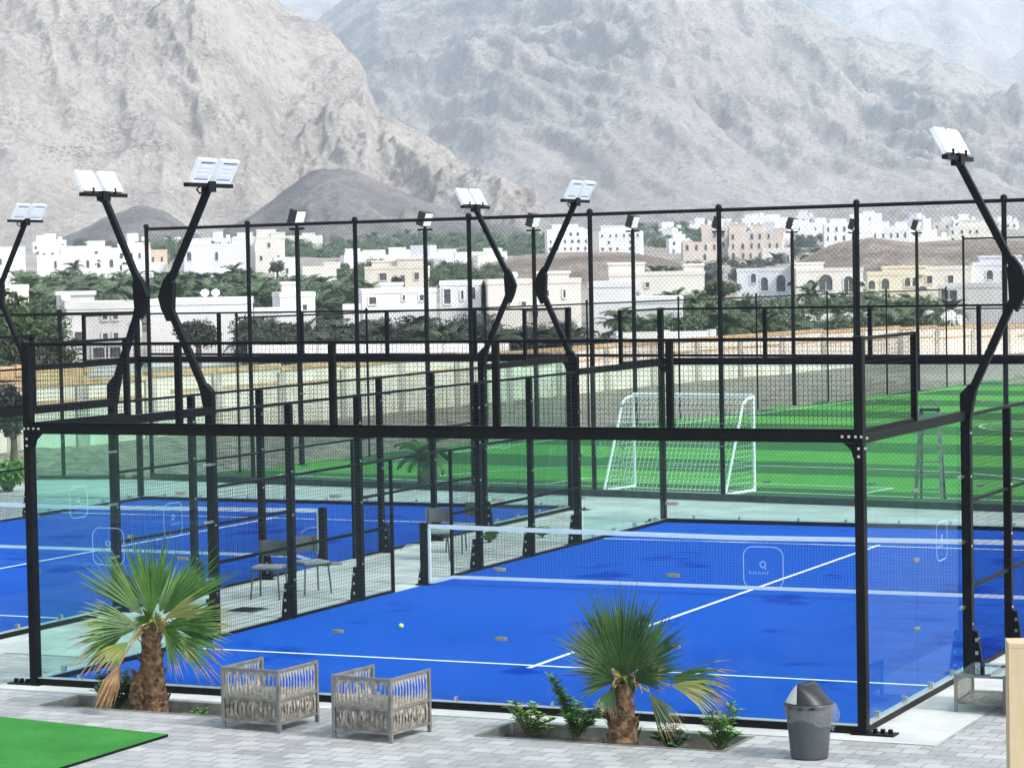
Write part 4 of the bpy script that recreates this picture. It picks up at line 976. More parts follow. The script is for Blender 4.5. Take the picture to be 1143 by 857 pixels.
for j in range(12):
    f = j/11
    for i, q in enumerate(S):
        nx, ny = np.interp(q, s, na[:, 0]), np.interp(q, s, na[:, 1]); fx, fy, fz = (np.interp(q, s, fa[:, k]) for k in range(3))
        G[j, i] = (nx+(fx-nx)*f, ny+(fy-ny)*f, .014+(fz+.05-.014)*f**1.4+(random.uniform(-.05, .07) if 0 < j < 11 else 0))
grid_mesh('dirt_verge', G, 'dirt')
# ---------------------------------------------------------------- houses of the town
HC = {'white': ((.70, .70, .70), (.82, .82, .81)), 'cream': ((.66, .63, .56), (.76, .73, .67)), 'pink': ((.56, .49, .43), (.64, .57, .51)), 'peach': ((.62, .46, .33), (.70, .54, .40)),
      'sand': ((.60, .55, .47), (.70, .65, .56)), 'grey': ((.48, .48, .465), (.62, .615, .59)), 'lilac': ((.60, .61, .65), (.70, .71, .74)), 'yellow': ((.65, .59, .44), (.74, .68, .53))}
for k, (a, c) in HC.items(): M['wall_'+k] = mat(k+'_render', a, c, .35, .85, detail=9)
M['pane'] = mat('dark_window_glass', (.05, .055, .06), (.12, .13, .14), 2, .2)
M['dark_open'] = mat('dark_opening', (.03, .03, .03), None, rough=.8)
M['metal_roof'] = mat('grey_metal_roof', (.30, .32, .35), (.42, .44, .47), 1.5, .55)
HOUSES = []
def house(label, u0, u1, vt, D, col='white', wins=((2, 4, .9, 1.2),), rz=0, depth=9, arch=False, towers=(), tank=(), dish=(), explicit=None, low=None, door=True):
    """towers: (fraction along, width m, extra height m); explicit: windows as (fraction along, height above floor, w, h)"""
    c = dp((u0+u1)/2, vt, D); W = (u1-u0)/FPX*D; W = max(2.5, (W-abs(math.sin(rz))*depth)/math.cos(rz)) if abs(rz) > .01 else W
    zg = float(floor_z(D))-.6 if low is None else low; H = c[2]-zg
    az_ = -math.atan2(CAM[0]-c[0], -(CAM[1]-c[1])) if False else math.atan2(c[1]-CAM[1], c[0]-CAM[0])-PI/2
    root = empty('house', (c[0], c[1], zg), az_+rz, label, 'house', 'houses of the town below the mountains'); wm = 'wall_'+col
    hw = W/2; near_ = D < 330; par = .35 if H > 3 else .15
    b = MB(); b.bx(-hw, hw, 0, depth, 0, H-par); b.build('walls', wm, root)
    b = MB(); t = .22
    b.bx(-hw-.04, hw+.04, -.04, t, H-par, H); b.bx(-hw-.04, hw+.04, depth-t, depth+.04, H-par, H); b.bx(-hw-.04, -hw+t, t, depth-t, H-par, H); b.bx(hw-t, hw+.04, t, depth-t, H-par, H); b.build('parapet', wm, root)
    for f, w, h in towers:
        x = -hw+W*f; b = MB(); y0 = .5+random.random()*(depth*.3); b.bx(x-w/2, x+w/2, y0, y0+min(depth-1, w*1.2), H-par-.01, H+h-.2); b.bx(x-w/2-.1, x+w/2+.1, y0-.1, y0+min(depth-1, w*1.2)+.1, H+h-.2, H+h); b.build('stair_tower', wm, root)
    for f in tank:
        x = -hw+W*f; b = MB(); b.lathe([(.001, 0), (.6, 0), (.62, .2), (.62, 1.0), (.5, 1.15), (.15, 1.25), (.001, 1.26)], (x, depth*.4, H-par), 14); b.build('water_tank', 'white_paint', root, True)
    for f in dish:
        x = -hw+W*f; b = MB(); n = 12; tl = Matrix.Rotation(math.radians(62), 3, 'X') @ Matrix.Rotation(.4, 3, 'Z')
        V = [Vector((0, 0, 0))]+[Vector((.24*k*math.cos(2*PI*i/n), .24*k*math.sin(2*PI*i/n), .07*k*k)) for k in (.5, 1) for i in range(n)]
        V = [tuple((tl @ v)+Vector((x, 1.5, H+.25))) for v in V]; b.add(V, [(0, 1+i, 1+(i+1) % n) for i in range(n)]+[(1+i, 1+n+i, 1+n+(i+1) % n, 1+(i+1) % n) for i in range(n)])
        b.tube([(x, 1.6, H-par), (x, 1.55, H+.25)], .04, 6); b.build('satellite_dish', 'white_paint', root)
    def win(x, z, w, h, face=0):
        if z+h+(w/2 if arch else 0) > H-par-.12 or h <= 0: return
        f = MB(); p = MB(); e = .10
        def P(xx0, xx1, y0, y1, z0, z1, mb, mi=0):
            if face == 0: mb.bx(xx0, xx1, y0, y1, z0, z1, mi)
            else: mb.bx(hw-y1, hw-y0, xx0, xx1, z0, z1, mi)
        P(x-w/2-e, x-w/2, -.07, .0, z-e, z+h+e, f); P(x+w/2, x+w/2+e, -.07, .0, z-e, z+h+e, f); P(x-w/2, x+w/2, -.10, .0, z-e, z, f)
        if arch:
            k = 8; 
            for i in range(k):
                a0, a1 = PI*i/k, PI*(i+1)/k; r0, r1 = w/2, w/2+e*1.6
                f.slab([(x+r0*math.cos(a0), -.045, z+h+r0*math.sin(a0)), (x+r1*math.cos(a0), -.045, z+h+r1*math.sin(a0)), (x+r1*math.cos(a1), -.045, z+h+r1*math.sin(a1)), (x+r0*math.cos(a1), -.045, z+h+r0*math.sin(a1))], (0, 1, 0), .08)
            p.slab([(x+w/2*math.cos(PI*i/10), -.012, z+h+w/2*math.sin(PI*i/10)) for i in range(11)], (0, 1, 0), .012)
        else: P(x-w/2, x+w/2, -.07, .0, z+h, z+h+e, f)
        P(x-w/2, x+w/2, -.018, -.003, z, z+h, p)
        if D < 260 and w > .7: P(x-.025, x+.025, -.05, -.0182, z, z+h, f)
        fo = f.build('window', wm, root); p.build('pane', 'pane', fo)
    if explicit:
        for fx_, z, w, h in explicit: win(-hw+W*fx_, H-z, w, h)
    else:
        for rows, cols, w, h in wins:
            fh = min(3.4, (H-par)/max(rows, 1))
            for r in range(rows):
                for c_ in range(cols):
                    if random.random() < .34: continue
                    ww = w*random.choice((.7, .6, .5)); win(-hw+W*(c_+.5+random.uniform(-.12, .12))/cols, H-par-fh*(r+1)+fh*.30, ww, min(h*.8, fh*.45))
    if near_ or W > 12:
        for k in range(2): win(depth*(.3+.4*k), max(.8, H-par-2.6), .9, 1.1, 1)
    HOUSES.append((label, round(W, 1), round(H, 1), D)); return root
G_ = [
 # nearest row behind the cream wall
 ('unfinished grey block house with square dark windows, left, behind the cream wall', 68, 162, 337, 128, 'grey', None, .05, 10, False, ((.16, 1.8, .55),), (), (.02,), [(.18, 1.0, .5, .70), (.18, 2.15, .5, .70), (.52, .85, .22, .35), (.66, .85, .22, .35), (.52, 1.95, .22, .4), (.66, 1.95, .22, .4), (.93, 1.7, .4, .6), (.45, 2.75, .7, .5), (.62, 2.75, .7, .5)]),
 ('long low white house with two small arched windows and roof dishes, left of centre', 163, 281, 333, 140, 'white', None, -.05, 8, True, (), (), (.55, .66), [(.40, .85, .45, .22), (.70, .85, .45, .22)]),
 ('small white cube house with a taller corner, behind the first pitch floodlight', 312, 352, 326, 185, 'white', None, .1, 6, False, ((.35, 1.0, .75),), (), (), [(.7, 1.3, .3, .4)]),
 ('low white garden house left of the small white cube house', 284, 314, 344, 170, 'white', None, 0, 5, False, (), (), (), [(.5, .6, .3, .3)]),
 ('wide bright white house with one arched window left of the central watermark area', 400, 491, 322, 190, 'white', None, .06, 9, False, ((.42, 1.6, .45),), (), (), [(.14, 1.1, .5, .5), (.36, .95, .3, .5), (.56, .85, .15, .35), (.8, .9, .3, .4)]),
 ('low white annexe at the foot of the wide bright white house', 383, 402, 340, 182, 'white', None, 0, 4, False, (), (), (), [(.5, .5, .2, .2)]),
 ('off white house with a tall dark window, left of the central kinked floodlights', 487, 540, 313, 180, 'white', None, -.06, 8, False, (), (), (), [(.18, 1.6, .45, 1.0), (.55, 1.3, .15, .6), (.8, 1.3, .4, .8)]),
 ('cream house with small windows behind the central pair of kinked floodlights', 541, 652, 311, 176, 'cream', None, .05, 9, False, ((.72, 2.2, .5),), (), (.3,), [(.22, 1.8, .15, .5), (.38, 1.9, .3, .35), (.62, 1.2, .4, .4), (.82, 1.3, .15, .5), (.5, 2.6, .4, .7)]),
 ('bright white house with a row of three dark windows, right of the centre', 656, 706, 314, 150, 'white', None, -.04, 8, False, (), (), (), [(.45, .75, .2, .3), (.68, .75, .16, .45), (.8, .75, .16, .45), (.92, .75, .16, .45)]),
 ('low white shed beside the bright white house with three dark windows', 706, 762, 331, 142, 'white', None, 0, 5, False, (), (), (), [(.3, .6, .5, .4), (.85, .6, .3, .3)]),
 ('cream house with two pointed arch windows behind a date palm, right', 886, 966, 299, 255, 'cream', None, .05, 10, True, ((.2, 3, .6),), (), (), [(.22, 2.6, .9, 1.0), (.44, 2.2, 1.3, .9), (.78, 2.4, .9, 1.1)]),
 ('grey white house with dim arched windows left of the cream pointed arch house', 820, 886, 299, 262, 'lilac', None, -.05, 9, True, (), (), (), [(.5, 2.3, .7, 1.0), (.3, 1.5, .5, .7), (.8, 2.4, .9, 1.2)]),
 ('yellow cream house with four small arched windows, right', 967, 1026, 303, 240, 'yellow', None, .03, 9, True, ((.75, 4, .5),), (), (), [(.08, 1.6, .6, .5), (.35, 1.6, .7, .6), (.8, 1.4, .6, .5), (.93, 1.4, .6, .5)]),
 ('pale house with a flat wide roof behind the far end fence', 1024, 1086, 297, 245, 'cream', None, -.04, 9, False, (), (), (), [(.2, 1.6, .5, .7), (.6, 1.6, .5, .7)]),
 ('pale lilac white house right of the far fence corner post', 1084, 1150, 292, 250, 'lilac', None, .05, 9, True, ((.5, 4, .6),), (), (), [(.3, 1.7, .6, .6), (.6, 1.7, .6, .6)]),
 ('low grey house with a dark carport at the far right', 1046, 1150, 316, 200, 'grey', None, -.03, 8, False, (), (), (), [(.12, 1.2, 1.2, .7), (.48, 1.2, .6, .9), (.65, 1.2, .8, .9), (.85, 1.2, .8, .9)]),
 ('small pale house half hidden by trees at the left edge of the picture', -25, 34, 318, 190, 'cream', None, .05, 7, False, ((.4, 1.4, .4),), (), (), [(.7, 1.0, .4, .5)]),
 ('long blank cream house behind the bright white house with three dark windows', 676, 790, 303, 215, 'cream', None, .08, 7, False, ((.2, 3, .8), (.92, 1.6, .6)), (), (), [(.4, 1.3, .3, .4)]),
 ('beige villa with a grey roof patch above the wide bright white house', 404, 478, 297, 300, 'sand', None, -.06, 10, False, ((.75, 3.2, .9), (.3, 3, .7)), (), (), [(.3, 1.6, .8, .8), (.62, 2.4, .5, 1.3), (.85, 1.6, .5, .8)]),
 # middle and far rows
 ('white block house at the left edge above the palm grove', -30, 31, 276, 400, 'white', ((2, 3, .9, 1.2),), .1, 10, False, ((.3, 3, 1.2),), (), ()),
 ('long white house behind a lone date palm, left', 40, 132, 284, 430, 'white', ((2, 7, .9, 1.3),), -.05, 11, True, ((.45, 4, 1.4), (.9, 3, 1.0)), (.3,), ()),
 ('white house with a flat raised roof far left, above the long white house', 44, 72, 274, 620, 'white', ((1, 3, 1, 1.2),), 0, 9, False, ((.5, 3, .8),), (), ()),
 ('tall white house left of the second kinked floodlight arm', 88, 126, 275, 470, 'white', ((3, 3, .9, 1.2),), .08, 10, False, ((.55, 3, 1.0),), (), (.4,)),
 ('white house behind the second kinked floodlight arm', 127, 165, 277, 450, 'white', ((3, 3, .9, 1.2),), -.1, 10, False, ((.3, 3, .8),), (.7,), ()),
 ('peach house with a flat roof next to the tall fence corner', 145, 188, 279, 480, 'peach', ((2, 4, .8, 1.1),), .05, 10, False, ((.3, 3.4, 1.4),), (), ()),
 ('low white house at the foot of the peach house', 150, 187, 293, 440, 'white', ((1, 4, .8, 1.1),), .05, 7, False, (), (), ()),
 ('big lilac white house with arched windows behind the third kinked floodlight arm', 203, 281, 272, 430, 'lilac', ((2, 5, 1.0, 1.4),), .06, 12, True, ((.25, 4, 1.0), (.9, 3, .9)), (.1,), ()),
 ('narrow cream villa with small square windows, left of the second tall fence post', 263, 284, 264, 500, 'cream', ((3, 2, .9, 1.1),), 0, 10, False, ((.5, 3, .8),), (), ()),
 ('tall cream villa with small square windows right of the second tall fence post', 283, 316, 264, 490, 'cream', ((3, 3, .9, 1.1),), -.06, 11, False, ((.35, 3.4, 1.4), (.85, 2.5, .8)), (), ()),
 ('low white house right of the tall cream villa', 305, 334, 287, 430, 'white', ((1, 3, .8, 1.1),), .05, 7, False, (), (), ()),
 ('long low white house at the foot of the far dark grove', 308, 360, 263, 800, 'cream', ((1, 6, 1.0, 1.2),), 0, 9, False, ((.7, 4, .8),), (), ()),
 ('small white house among trees, left of the third tall fence post', 336, 377, 297, 330, 'cream', ((1, 3, .7, .9),), .06, 6, False, ((.9, 2, .5),), (), ()),
 ('white house with rooftop tanks right of the third tall fence post', 384, 432, 286, 460, 'white', ((1, 6, .8, 1.0),), 0, 9, False, ((.2, 2.6, 1.4), (.5, 3, .8)), (.08, .35), (.7,)),
 ('white house with a stepped roof under the far grove, left of centre', 430, 465, 284, 470, 'white', ((1, 4, .8, 1.0),), .05, 9, False, ((.4, 3, 1.3),), (.75,), ()),
 ('low white house strip behind the central kinked floodlight', 487, 566, 281, 560, 'white', ((1, 8, .9, 1.1),), 0, 8, False, ((.15, 4, .7), (.8, 4, .7)), (), ()),
 ('left one of the twin white villas with many square windows, centre right', 609, 659, 256, 600, 'white', ((4, 6, .9, 1.1),), .06, 12, False, ((.45, 6, 1.2), (.75, 3, .5)), (), ()),
 ('right one of the twin white villas with many square windows, centre right', 667, 717, 258, 600, 'white', ((4, 6, .9, 1.1),), -.05, 12, False, ((.35, 6, 1.4), (.6, 3, .8)), (), ()),
 ('pink mansion wing with a flat parapet left of the tall fence post', 761, 803, 270, 540, 'pink', ((2, 4, .9, 1.2),), .05, 10, True, ((.15, 2, .4),), (), ()),
 ('pink mansion tower with rounded tops behind the fifth tall fence post from the left', 783, 812, 255, 560, 'pink', ((3, 3, .9, 1.2),), 0, 9, True, ((.2, 2.6, 1.0), (.8, 2.6, 1.0)), (), ()),
 ('large pink mansion main block with small arched windows, right of the fence post', 812, 874, 258, 550, 'pink', ((3, 6, .9, 1.2),), -.05, 12, True, ((.15, 3.4, 1.8), (.55, 2.4, 1.5), (.98, 3, .6)), (), ()),
 ('white garden house in front of the large pink mansion block', 850, 885, 277, 500, 'cream', ((1, 3, .8, 1.0),), .05, 7, False, (), (), ()),
 ('white domed house left of the pink mansion', 745, 772, 266, 640, 'white', ((2, 2, .9, 1.2),), .1, 8, False, ((.5, 3, 1.0),), (), ()),
 ('row of far white houses above the pink mansion', 828, 882, 243, 950, 'white', ((2, 7, 1.0, 1.2),), 0, 11, False, ((.2, 5, 1.4), (.65, 5, 1.2)), (.45,), ()),
 ('far white house with a flat roof behind the sixth pitch floodlight', 880, 922, 249, 880, 'white', ((2, 5, 1.0, 1.2),), .05, 10, False, ((.4, 4, 1.0),), (), ()),
 ('big white mansion with stepped towers behind the sixth tall fence post, right', 919, 975, 250, 640, 'white', ((3, 6, .9, 1.2),), .04, 12, True, ((.3, 4, 1.4), (.72, 4, 2.4)), (), ()),
 ('right wing of the big white stepped mansion', 972, 1016, 256, 640, 'white', ((2, 5, .9, 1.2),), -.05, 11, True, ((.2, 4, 2.0), (.55, 3, .8)), (), ()),
 ('far cream villa with rows of windows on the slope, top right of the town', 1060, 1122, 253, 620, 'cream', ((3, 7, 1.0, 1.0),), 0, 12, False, ((.4, 6, 1.6),), (), ()),
 ('tiny white house above the big white mansion', 955, 985, 238, 980, 'white', ((2, 3, 1, 1.2),), .05, 9, False, ((.5, 4, .9),), (), ()),
]
for r in G_: house(r[0], r[1], r[2], r[3], r[4], r[5], r[6] or (), r[7], r[8], r[9], r[10], r[11], r[12], r[13] if len(r) > 13 else None)

r_ = np.random.default_rng(21)
def far_cluster(n, u0, u1, v0, v1, D0, D1, label, group):
    protos = []
    for k in range(4):
        W = (7, 10, 12, 8)[k]; H = (4.2, 4.8, 3.6, 6)[k]; root = empty('house', (0, 0, 0), 0, label, 'house', group); col = ('wall_white', 'wall_white', 'wall_cream', 'wall_lilac')[k]
        b = MB(); b.bx(-W/2, W/2, 0, 9, -2, H); b.build('walls', col, root)
        b = MB(); b.bx(-W*.2-.6, W*.15, 1, 6, H+.002, H+2.2); b.build('stair_tower', col, root)
        b = MB(); b.bx(W*.3, W*.3+1.2, 2, 3.2, H+.002, H+1.1); b.build('water_tank', 'white_paint', root)
        for i in range(3):
            x = -W*.36+W*.36*i
            b = MB(); b.bx(x-.45, x+.45, -.03, -.002, H-2.6, H-1.4); b.build('window', 'pane', root)
        protos.append(root)
    for i in range(n):
        u = u0+(u1-u0)*(i+r_.random())/n; D = D0+(D1-D0)*r_.random(); f = (D-D0)/(D1-D0); c = dp(u, v1+(v0-v1)*f, D); z = c[2]-5.5
        az_ = math.atan2(c[1]-CAM[1], c[0]-CAM[0])-PI/2+r_.uniform(-.35, .35); o = protos[i] if i < 4 else protos[int(r_.integers(4))]
        if i < 4: o.location = (c[0], c[1], z); o.rotation_euler = (0, 0, az_)
        else: copy_tree(o, (c[0], c[1], z), az_, label)
far_cluster(9, 20, 340, 262, 272, 760, 1000, 'one of the small pale flat roofed houses crowded below the small dark hills', 'small pale houses below the dark hills')
far_cluster(8, 375, 610, 284, 292, 430, 560, 'one of the small pale flat roofed houses scattered under the far central grove', 'small pale houses under the central grove')
far_cluster(24, 730, 1130, 242, 258, 760, 1100, 'one of the small pale flat roofed houses crowded below the right mountain', 'small pale houses below the right mountain')

def plain_wall(name, label, u0, u1, v0, v1, D0, D1, m, vb0, vb1, scal=0):
    p0, p1 = dp(u0, v0, D0), dp(u1, v1, D1); q0, q1 = dp(u0, vb0, D0)[2], dp(u1, vb1, D1)[2]; root = empty(name, (p0[0], p0[1], 0), 0, label, 'wall')
    o = np.array([p0[0], p0[1], 0]); a = p0-o; c = p1-o; d = (c-a)*[1, 1, 0]; d /= np.linalg.norm(d); n = np.array([-d[1], d[0], 0]); b = MB(); L = np.linalg.norm((c-a)[:2])
    b.slab([(a[0], a[1], q0), (c[0], c[1], q1), (c[0], c[1], c[2]), (a[0], a[1], a[2])], n, .2); b.build('wall_panel', m, root)
    k = max(2, int(L/3)); 
    for i in range(k+1):
        f = i/k; p = a+(c-a)*f; b = MB(); zt = p[2]+.06; b.box((p[0], p[1], (zt+q0)/2), (.34, .34, zt-q0), math.atan2(d[1], d[0])); b.build('pier', m, root)
    if scal:
        nsc = int(L/scal)
        for i in range(nsc):
            p = a+(c-a)*((i+.5)/nsc); b = MB(); r = scal*.42; b.slab([tuple(p+d*r*math.cos(t)+np.array([0, 0, r*.9*math.sin(t)-.02])) for t in np.linspace(0, PI, 9)], n, .16); b.build('scallop', m, root)
plain_wall('garden_wall', 'white garden wall below the dark shrubs, left of the centre, just above the cream wall', 283, 562, 385, 381, 100, 108, 'wall_white', 404, 404)
plain_wall('garden_wall', 'short bright white wall panel above the football goal', 690, 794, 371, 369, 122, 124, 'wall_white', 392, 388)
plain_wall('garden_wall', 'scalloped white garden wall below the green shrubs, right', 868, 1070, 359, 353, 150, 152, 'wall_white', 374, 372, 1.15)
plain_wall('garden_wall', 'low ochre topped wall behind the grey block house corner at the far left', -60, 96, 407, 411, 88, 92, 'ochre', 424, 424)

# ---------------------------------------------------------------- trees of the town
M['frond_far'] = mat('date_palm_frond', (.050, .085, .045), (.125, .18, .09), 1.2, .6)
M['crown_far'] = mat('bush_leaf', (.036, .068, .034), (.10, .145, .07), .8, .7)
M['crown_acacia'] = mat('acacia_leaf', (.022, .048, .018), (.066, .105, .036), 1.5, .7)
M['crown_dark'] = mat('grey_green_leaf', (.036, .048, .036), (.085, .105, .075), .9, .75)
M['trunk_far'] = mat('tree_trunk', (.09, .07, .05), (.17, .14, .10), 3, .9)
def palm_geo(h, R, nf, nl, seed):
    r = np.random.default_rng(seed); t = MB(); t.tube([(0, 0, -.3), (.05, .03, h*.5), (0, 0, h)], [.24, .18, .17], 8); f = MB()
    for k in range(nf):
        a = 2*PI*k/nf*2.4+r.uniform(-.3, .3); el = 1.25-1.75*(k/nf)+r.uniform(-.1, .1); L = R*r.uniform(.85, 1.1); o = np.array([math.cos(a), math.sin(a), 0]); q = np.array([-o[1], o[0], 0]); P = []
        n = 7
        for i in range(n+1):
            s_ = i/n; e = el-1.25*s_*s_; 
            P.append((P[-1] if P else np.array([0, 0, h]))+(o*math.cos(e)+np.array([0, 0, math.sin(e)]))*(L/n if i else 0))
        f.tube(P, [.035]*len(P), 3, 0, False)
        for i in range(nl):
            s_ = .12+.88*i/nl; j = min(int(s_*n), n-1); c = P[j]+(P[j+1]-P[j])*(s_*n-j); d = (P[j+1]-P[j]); d /= np.linalg.norm(d); ll = L*.26*math.sin(PI*min(.95, .12+s_*.85))+.05
            for sg in (-1, 1):
                e = d*.6+q*sg*.8+np.array([0, 0, -.05-.25*r.random()]); w = d*ll*.10
                f.add([c-w, c+w, c+e*ll], [(0, 1, 2)])
    return t, f
def crown_geo(rx, rz, n, leaf, seed, clumps=9, flat=.0):
    r = np.random.default_rng(seed); f = MB(); cs = []
    for k in range(clumps):
        a = r.uniform(0, 2*PI); rad = rx*.62*math.sqrt(r.random()); cs.append((rad*math.cos(a), rad*math.sin(a), rz*r.uniform(-.45, .55), r.uniform(.34, .62)))
    for k in range(n):
        c = cs[k % clumps]; v = r.normal(size=3); v /= np.linalg.norm(v); q = r.random()**.45
        p = np.array([c[0]+v[0]*rx*c[3]*q, c[1]+v[1]*rx*c[3]*q, c[2]+v[2]*rz*c[3]*q*1.05]); d = r.normal(size=3); d /= np.linalg.norm(d); e = np.cross(d, r.normal(size=3)); e /= np.linalg.norm(e); s_ = leaf*r.uniform(.6, 1.4)
        f.add([p-d*s_, p-e*s_*.45, p+d*s_, p+e*s_*.45], [(0, 1, 2, 3)])
    return f
def placed(root, dst, src, T, sc=1.0, rz=0.0, sz=None):
    V = np.array(src.v); ca, sa = math.cos(rz), math.sin(rz); x = V[:, 0]*sc; y = V[:, 1]*sc; z = V[:, 2]*(sz or sc)
    dst.add(np.stack([x*ca-y*sa+T[0], x*sa+y*ca+T[1], z+T[2]], 1), src.f)
PALMS = [palm_geo(4.2, 2.6, 30, 20, s_) for s_ in (1, 2, 3)]
CROWNS = [crown_geo(2.4, 1.8, 900, .20, s_) for s_ in (11, 12, 13)]
def tree(name, u, vtop, D, w_px, label, kind='crown', m='crown_far', zg=None, group=None, seed=0, hpx=None):
    p = dp(u, vtop, D); zg = float(floor_z(D))-.1 if zg is None else zg; root = empty(name, (p[0], p[1], zg), 0, label, 'palm' if kind == 'palm' else 'tree', group); H = p[2]-zg; Rr_ = w_px/2/FPX*D
    if kind == 'palm':
        t, f = palm_geo(max(.4, H-Rr_*.75), Rr_*1.05, 34, 26, 50+seed); t.build('trunk', 'trunk_far', root); f.build('crown', m, root)
    else:
        ch = min(H*.85, (hpx or w_px*.8)/FPX*D); n = 2600; lf = max(.07, Rr_*.085); f = crown_geo(Rr_, ch/2, n, lf, 90+seed, 14); f.v = [(a, b_, c+H-ch*.5) for a, b_, c in f.v]; f.build('crown', m, root)
        t = MB(); t.tube([(0, 0, -.2), (.05, 0, max(.1, H-ch)), (.0, .1, H-ch*.5)], [.12*Rr_+.05, .09*Rr_+.04, .02], 8)
        for k in range(5):
            a = 2*PI*k/5; t.tube([(.03, 0, max(.05, H-ch*.95)), (Rr_*.5*math.cos(a), Rr_*.5*math.sin(a), H-ch*.45)], [.05*Rr_+.02, .01], 5)
        t.build('trunk', 'trunk_far', root)
tree('acacia_tree', 14, 322, 96, 98, 'big dull green acacia crown at the left edge, in front of the grey block house', m='crown_acacia', hpx=110, seed=1)
tree('acacia_tree', 58, 341, 104, 62, 'smaller acacia touching the left corner of the grey block house', m='crown_acacia', hpx=88, seed=2)
tree('acacia_tree', -30, 334, 92, 90, 'acacia cut off by the left edge of the picture', m='crown_acacia', hpx=100, seed=3)
tree('sapling', 12, 428, 62.5, 44, 'thin young tree in front of the cream wall at the far left', m='crown_dark', hpx=70, seed=4, zg=.25)
tree('date_palm', 82, 289, 300, 26, 'lone date palm standing in front of the long white house, left', 'palm', 'frond_far', seed=5)
tree('date_palm', 128, 312, 220, 36, 'date palm with a drooping crown behind the roof of the grey block house', 'palm', 'frond_far', seed=6)
tree('date_palm', 260, 292, 300, 30, 'date palm in front of the big lilac white house', 'palm', 'frond_far', seed=7)
tree('round_tree', 309, 291, 330, 22, 'small round dark tree in front of the tall cream villa', m='crown_dark', seed=8, hpx=14)
tree('cypress_tree', 444, 307, 205, 15, 'small dark conifer behind the roof of the wide bright white house', m='crown_dark', seed=9, hpx=17)
tree('round_tree', 298, 322, 200, 26, 'yellow green tree beside the low white garden house', m='crown_acacia', seed=10, hpx=26)
tree('round_tree', 375, 315, 230, 40, 'broad grey green tree left of the wide bright white house', m='crown_far', seed=11, hpx=34)
tree('date_palm', 904, 312, 190, 44, 'wide date palm in front of the cream pointed arch house', 'palm', 'frond_far', seed=12)
tree('date_palm', 753, 319, 180, 40, 'date palm right of the low white shed', 'palm', 'frond_far', seed=13)
tree('date_palm', 776, 324, 175, 34, 'shorter date palm beside the wide round dark tree', 'palm', 'frond_far', seed=14)
tree('round_tree', 806, 311, 178, 44, 'wide round dark green tree behind the fifth tall fence post', m='crown_far', seed=15, hpx=22)
tree('date_palm', 690, 340, 128, 44, 'date palm in front of the bright white house with three dark windows', 'palm', 'frond_far', seed=16)
tree('date_palm', 470, 357, 118, 46, 'date palm among the shrubs below the wide bright white house', 'palm', 'frond_far', seed=17)
tree('date_palm', 508, 362, 116, 38, 'date palm among the shrubs at the right end of the white garden wall', 'palm', 'frond_far', seed=18)
tree('round_tree', 1000, 252, 700, 22, 'dark blue green tree right of the big white stepped mansion', m='crown_dark', seed=19, hpx=13)
tree('round_tree', 220, 355, 118, 54, 'dark rounded shrub tree in front of the long low white house, left half', m='crown_dark', seed=20, hpx=36)
tree('round_tree', 272, 352, 120, 50, 'dark rounded shrub tree in front of the long low white house, right end', m='crown_dark', seed=21, hpx=40)
pm = pit(-9.24, .9)
root = empty('kerbside_palm', (pm[0], pm[1], .0), 0, 'small palm with a pale trunk planted at the pitch edge by the tall fence', 'palm')
t, f = palm_geo(.55, .75, 26, 22, 77); f2 = MB(); placed(None, f2, f, (0, 0, .12), 1.0); t2 = MB(); t2.tube([(0, 0, 0), (0, 0, .7)], [.15, .12], 10)
t2.build('trunk', 'trunk_far', root); f2.build('crown', 'palm_g', root)
b = crown_geo(.55, .40, 800, .09, 300, 8); b.v = [(x, y, z+.38) for x, y, z in b.v]; o = b.build('grass_clump', 'leaf'); o.location = (-17.2, 23.2, .0); tag(o, 'green grassy clump on the pale terrace at the left edge', 'plant')

def belt(name, kinds, u0, u1, v0, v1, D0, D1, n, sc, m, seed):
    r = np.random.default_rng(seed); mb = MB()
    for k in range(n):
        D = D0+(D1-D0)*r.random(); u = u0+(u1-u0)*r.random(); zg = float(floor_z(D)); f_ = (D-D0)/(D1-D0+1e-6); vt = v1+(v0-v1)*(1-f_)+r.uniform(-3, 3)*300/D
        p = dp(u, vt, D); H = p[2]-zg
        if H < .6: H = .6+r.random()*.5
        if r.random() < kinds:
            t, f = PALMS[int(r.integers(3))]; s_ = sc*r.uniform(.8, 1.15); placed(None, mb, f, (p[0], p[1], zg+H-5.6*s_), s_, r.uniform(0, 6.28))
        else:
            f = CROWNS[int(r.integers(3))]; s_ = sc*r.uniform(.7, 1.2); placed(None, mb, f, (p[0], p[1], zg+H-1.7*s_), s_, r.uniform(0, 6.28), s_*r.uniform(.8, 1.1))
    tag(mb.build(name, m), kind='stuff')
#     palms  u0   u1   v(near) v(far) D range   n  scale
belt('palm_grove', .6, 20, 290, 322, 302, 215, 330, 130, .95, 'frond_far', 1)
belt('palm_grove', .5, 288, 410, 326, 306, 215, 320, 60, .9, 'frond_far', 2)
belt('tree_belt', .25, 310, 625, 278, 256, 640, 900, 220, 1.25, 'frond_far', 3)
belt('tree_belt', .2, 690, 830, 264, 246, 720, 960, 110, 1.3, 'frond_far', 4)
belt('tree_belt', .1, 160, 240, 276, 262, 560, 720, 40, 1.2, 'frond_far', 5)
belt('tree_belt', .1, 85, 140, 270, 266, 760, 800, 16, 1.2, 'crown_dark', 6)
belt('shrub_belt', .25, 280, 560, 372, 352, 108, 150, 80, .62, 'crown_dark', 7)
belt('shrub_belt', .3, 556, 670, 384, 362, 106, 140, 30, .62, 'crown_dark', 8)
belt('shrub_belt', .3, 690, 1060, 352, 326, 128, 215, 150, .70, 'frond_far', 9)
belt('shrub_belt', .2, 480, 560, 305, 290, 300, 420, 24, .8, 'crown_far', 10)
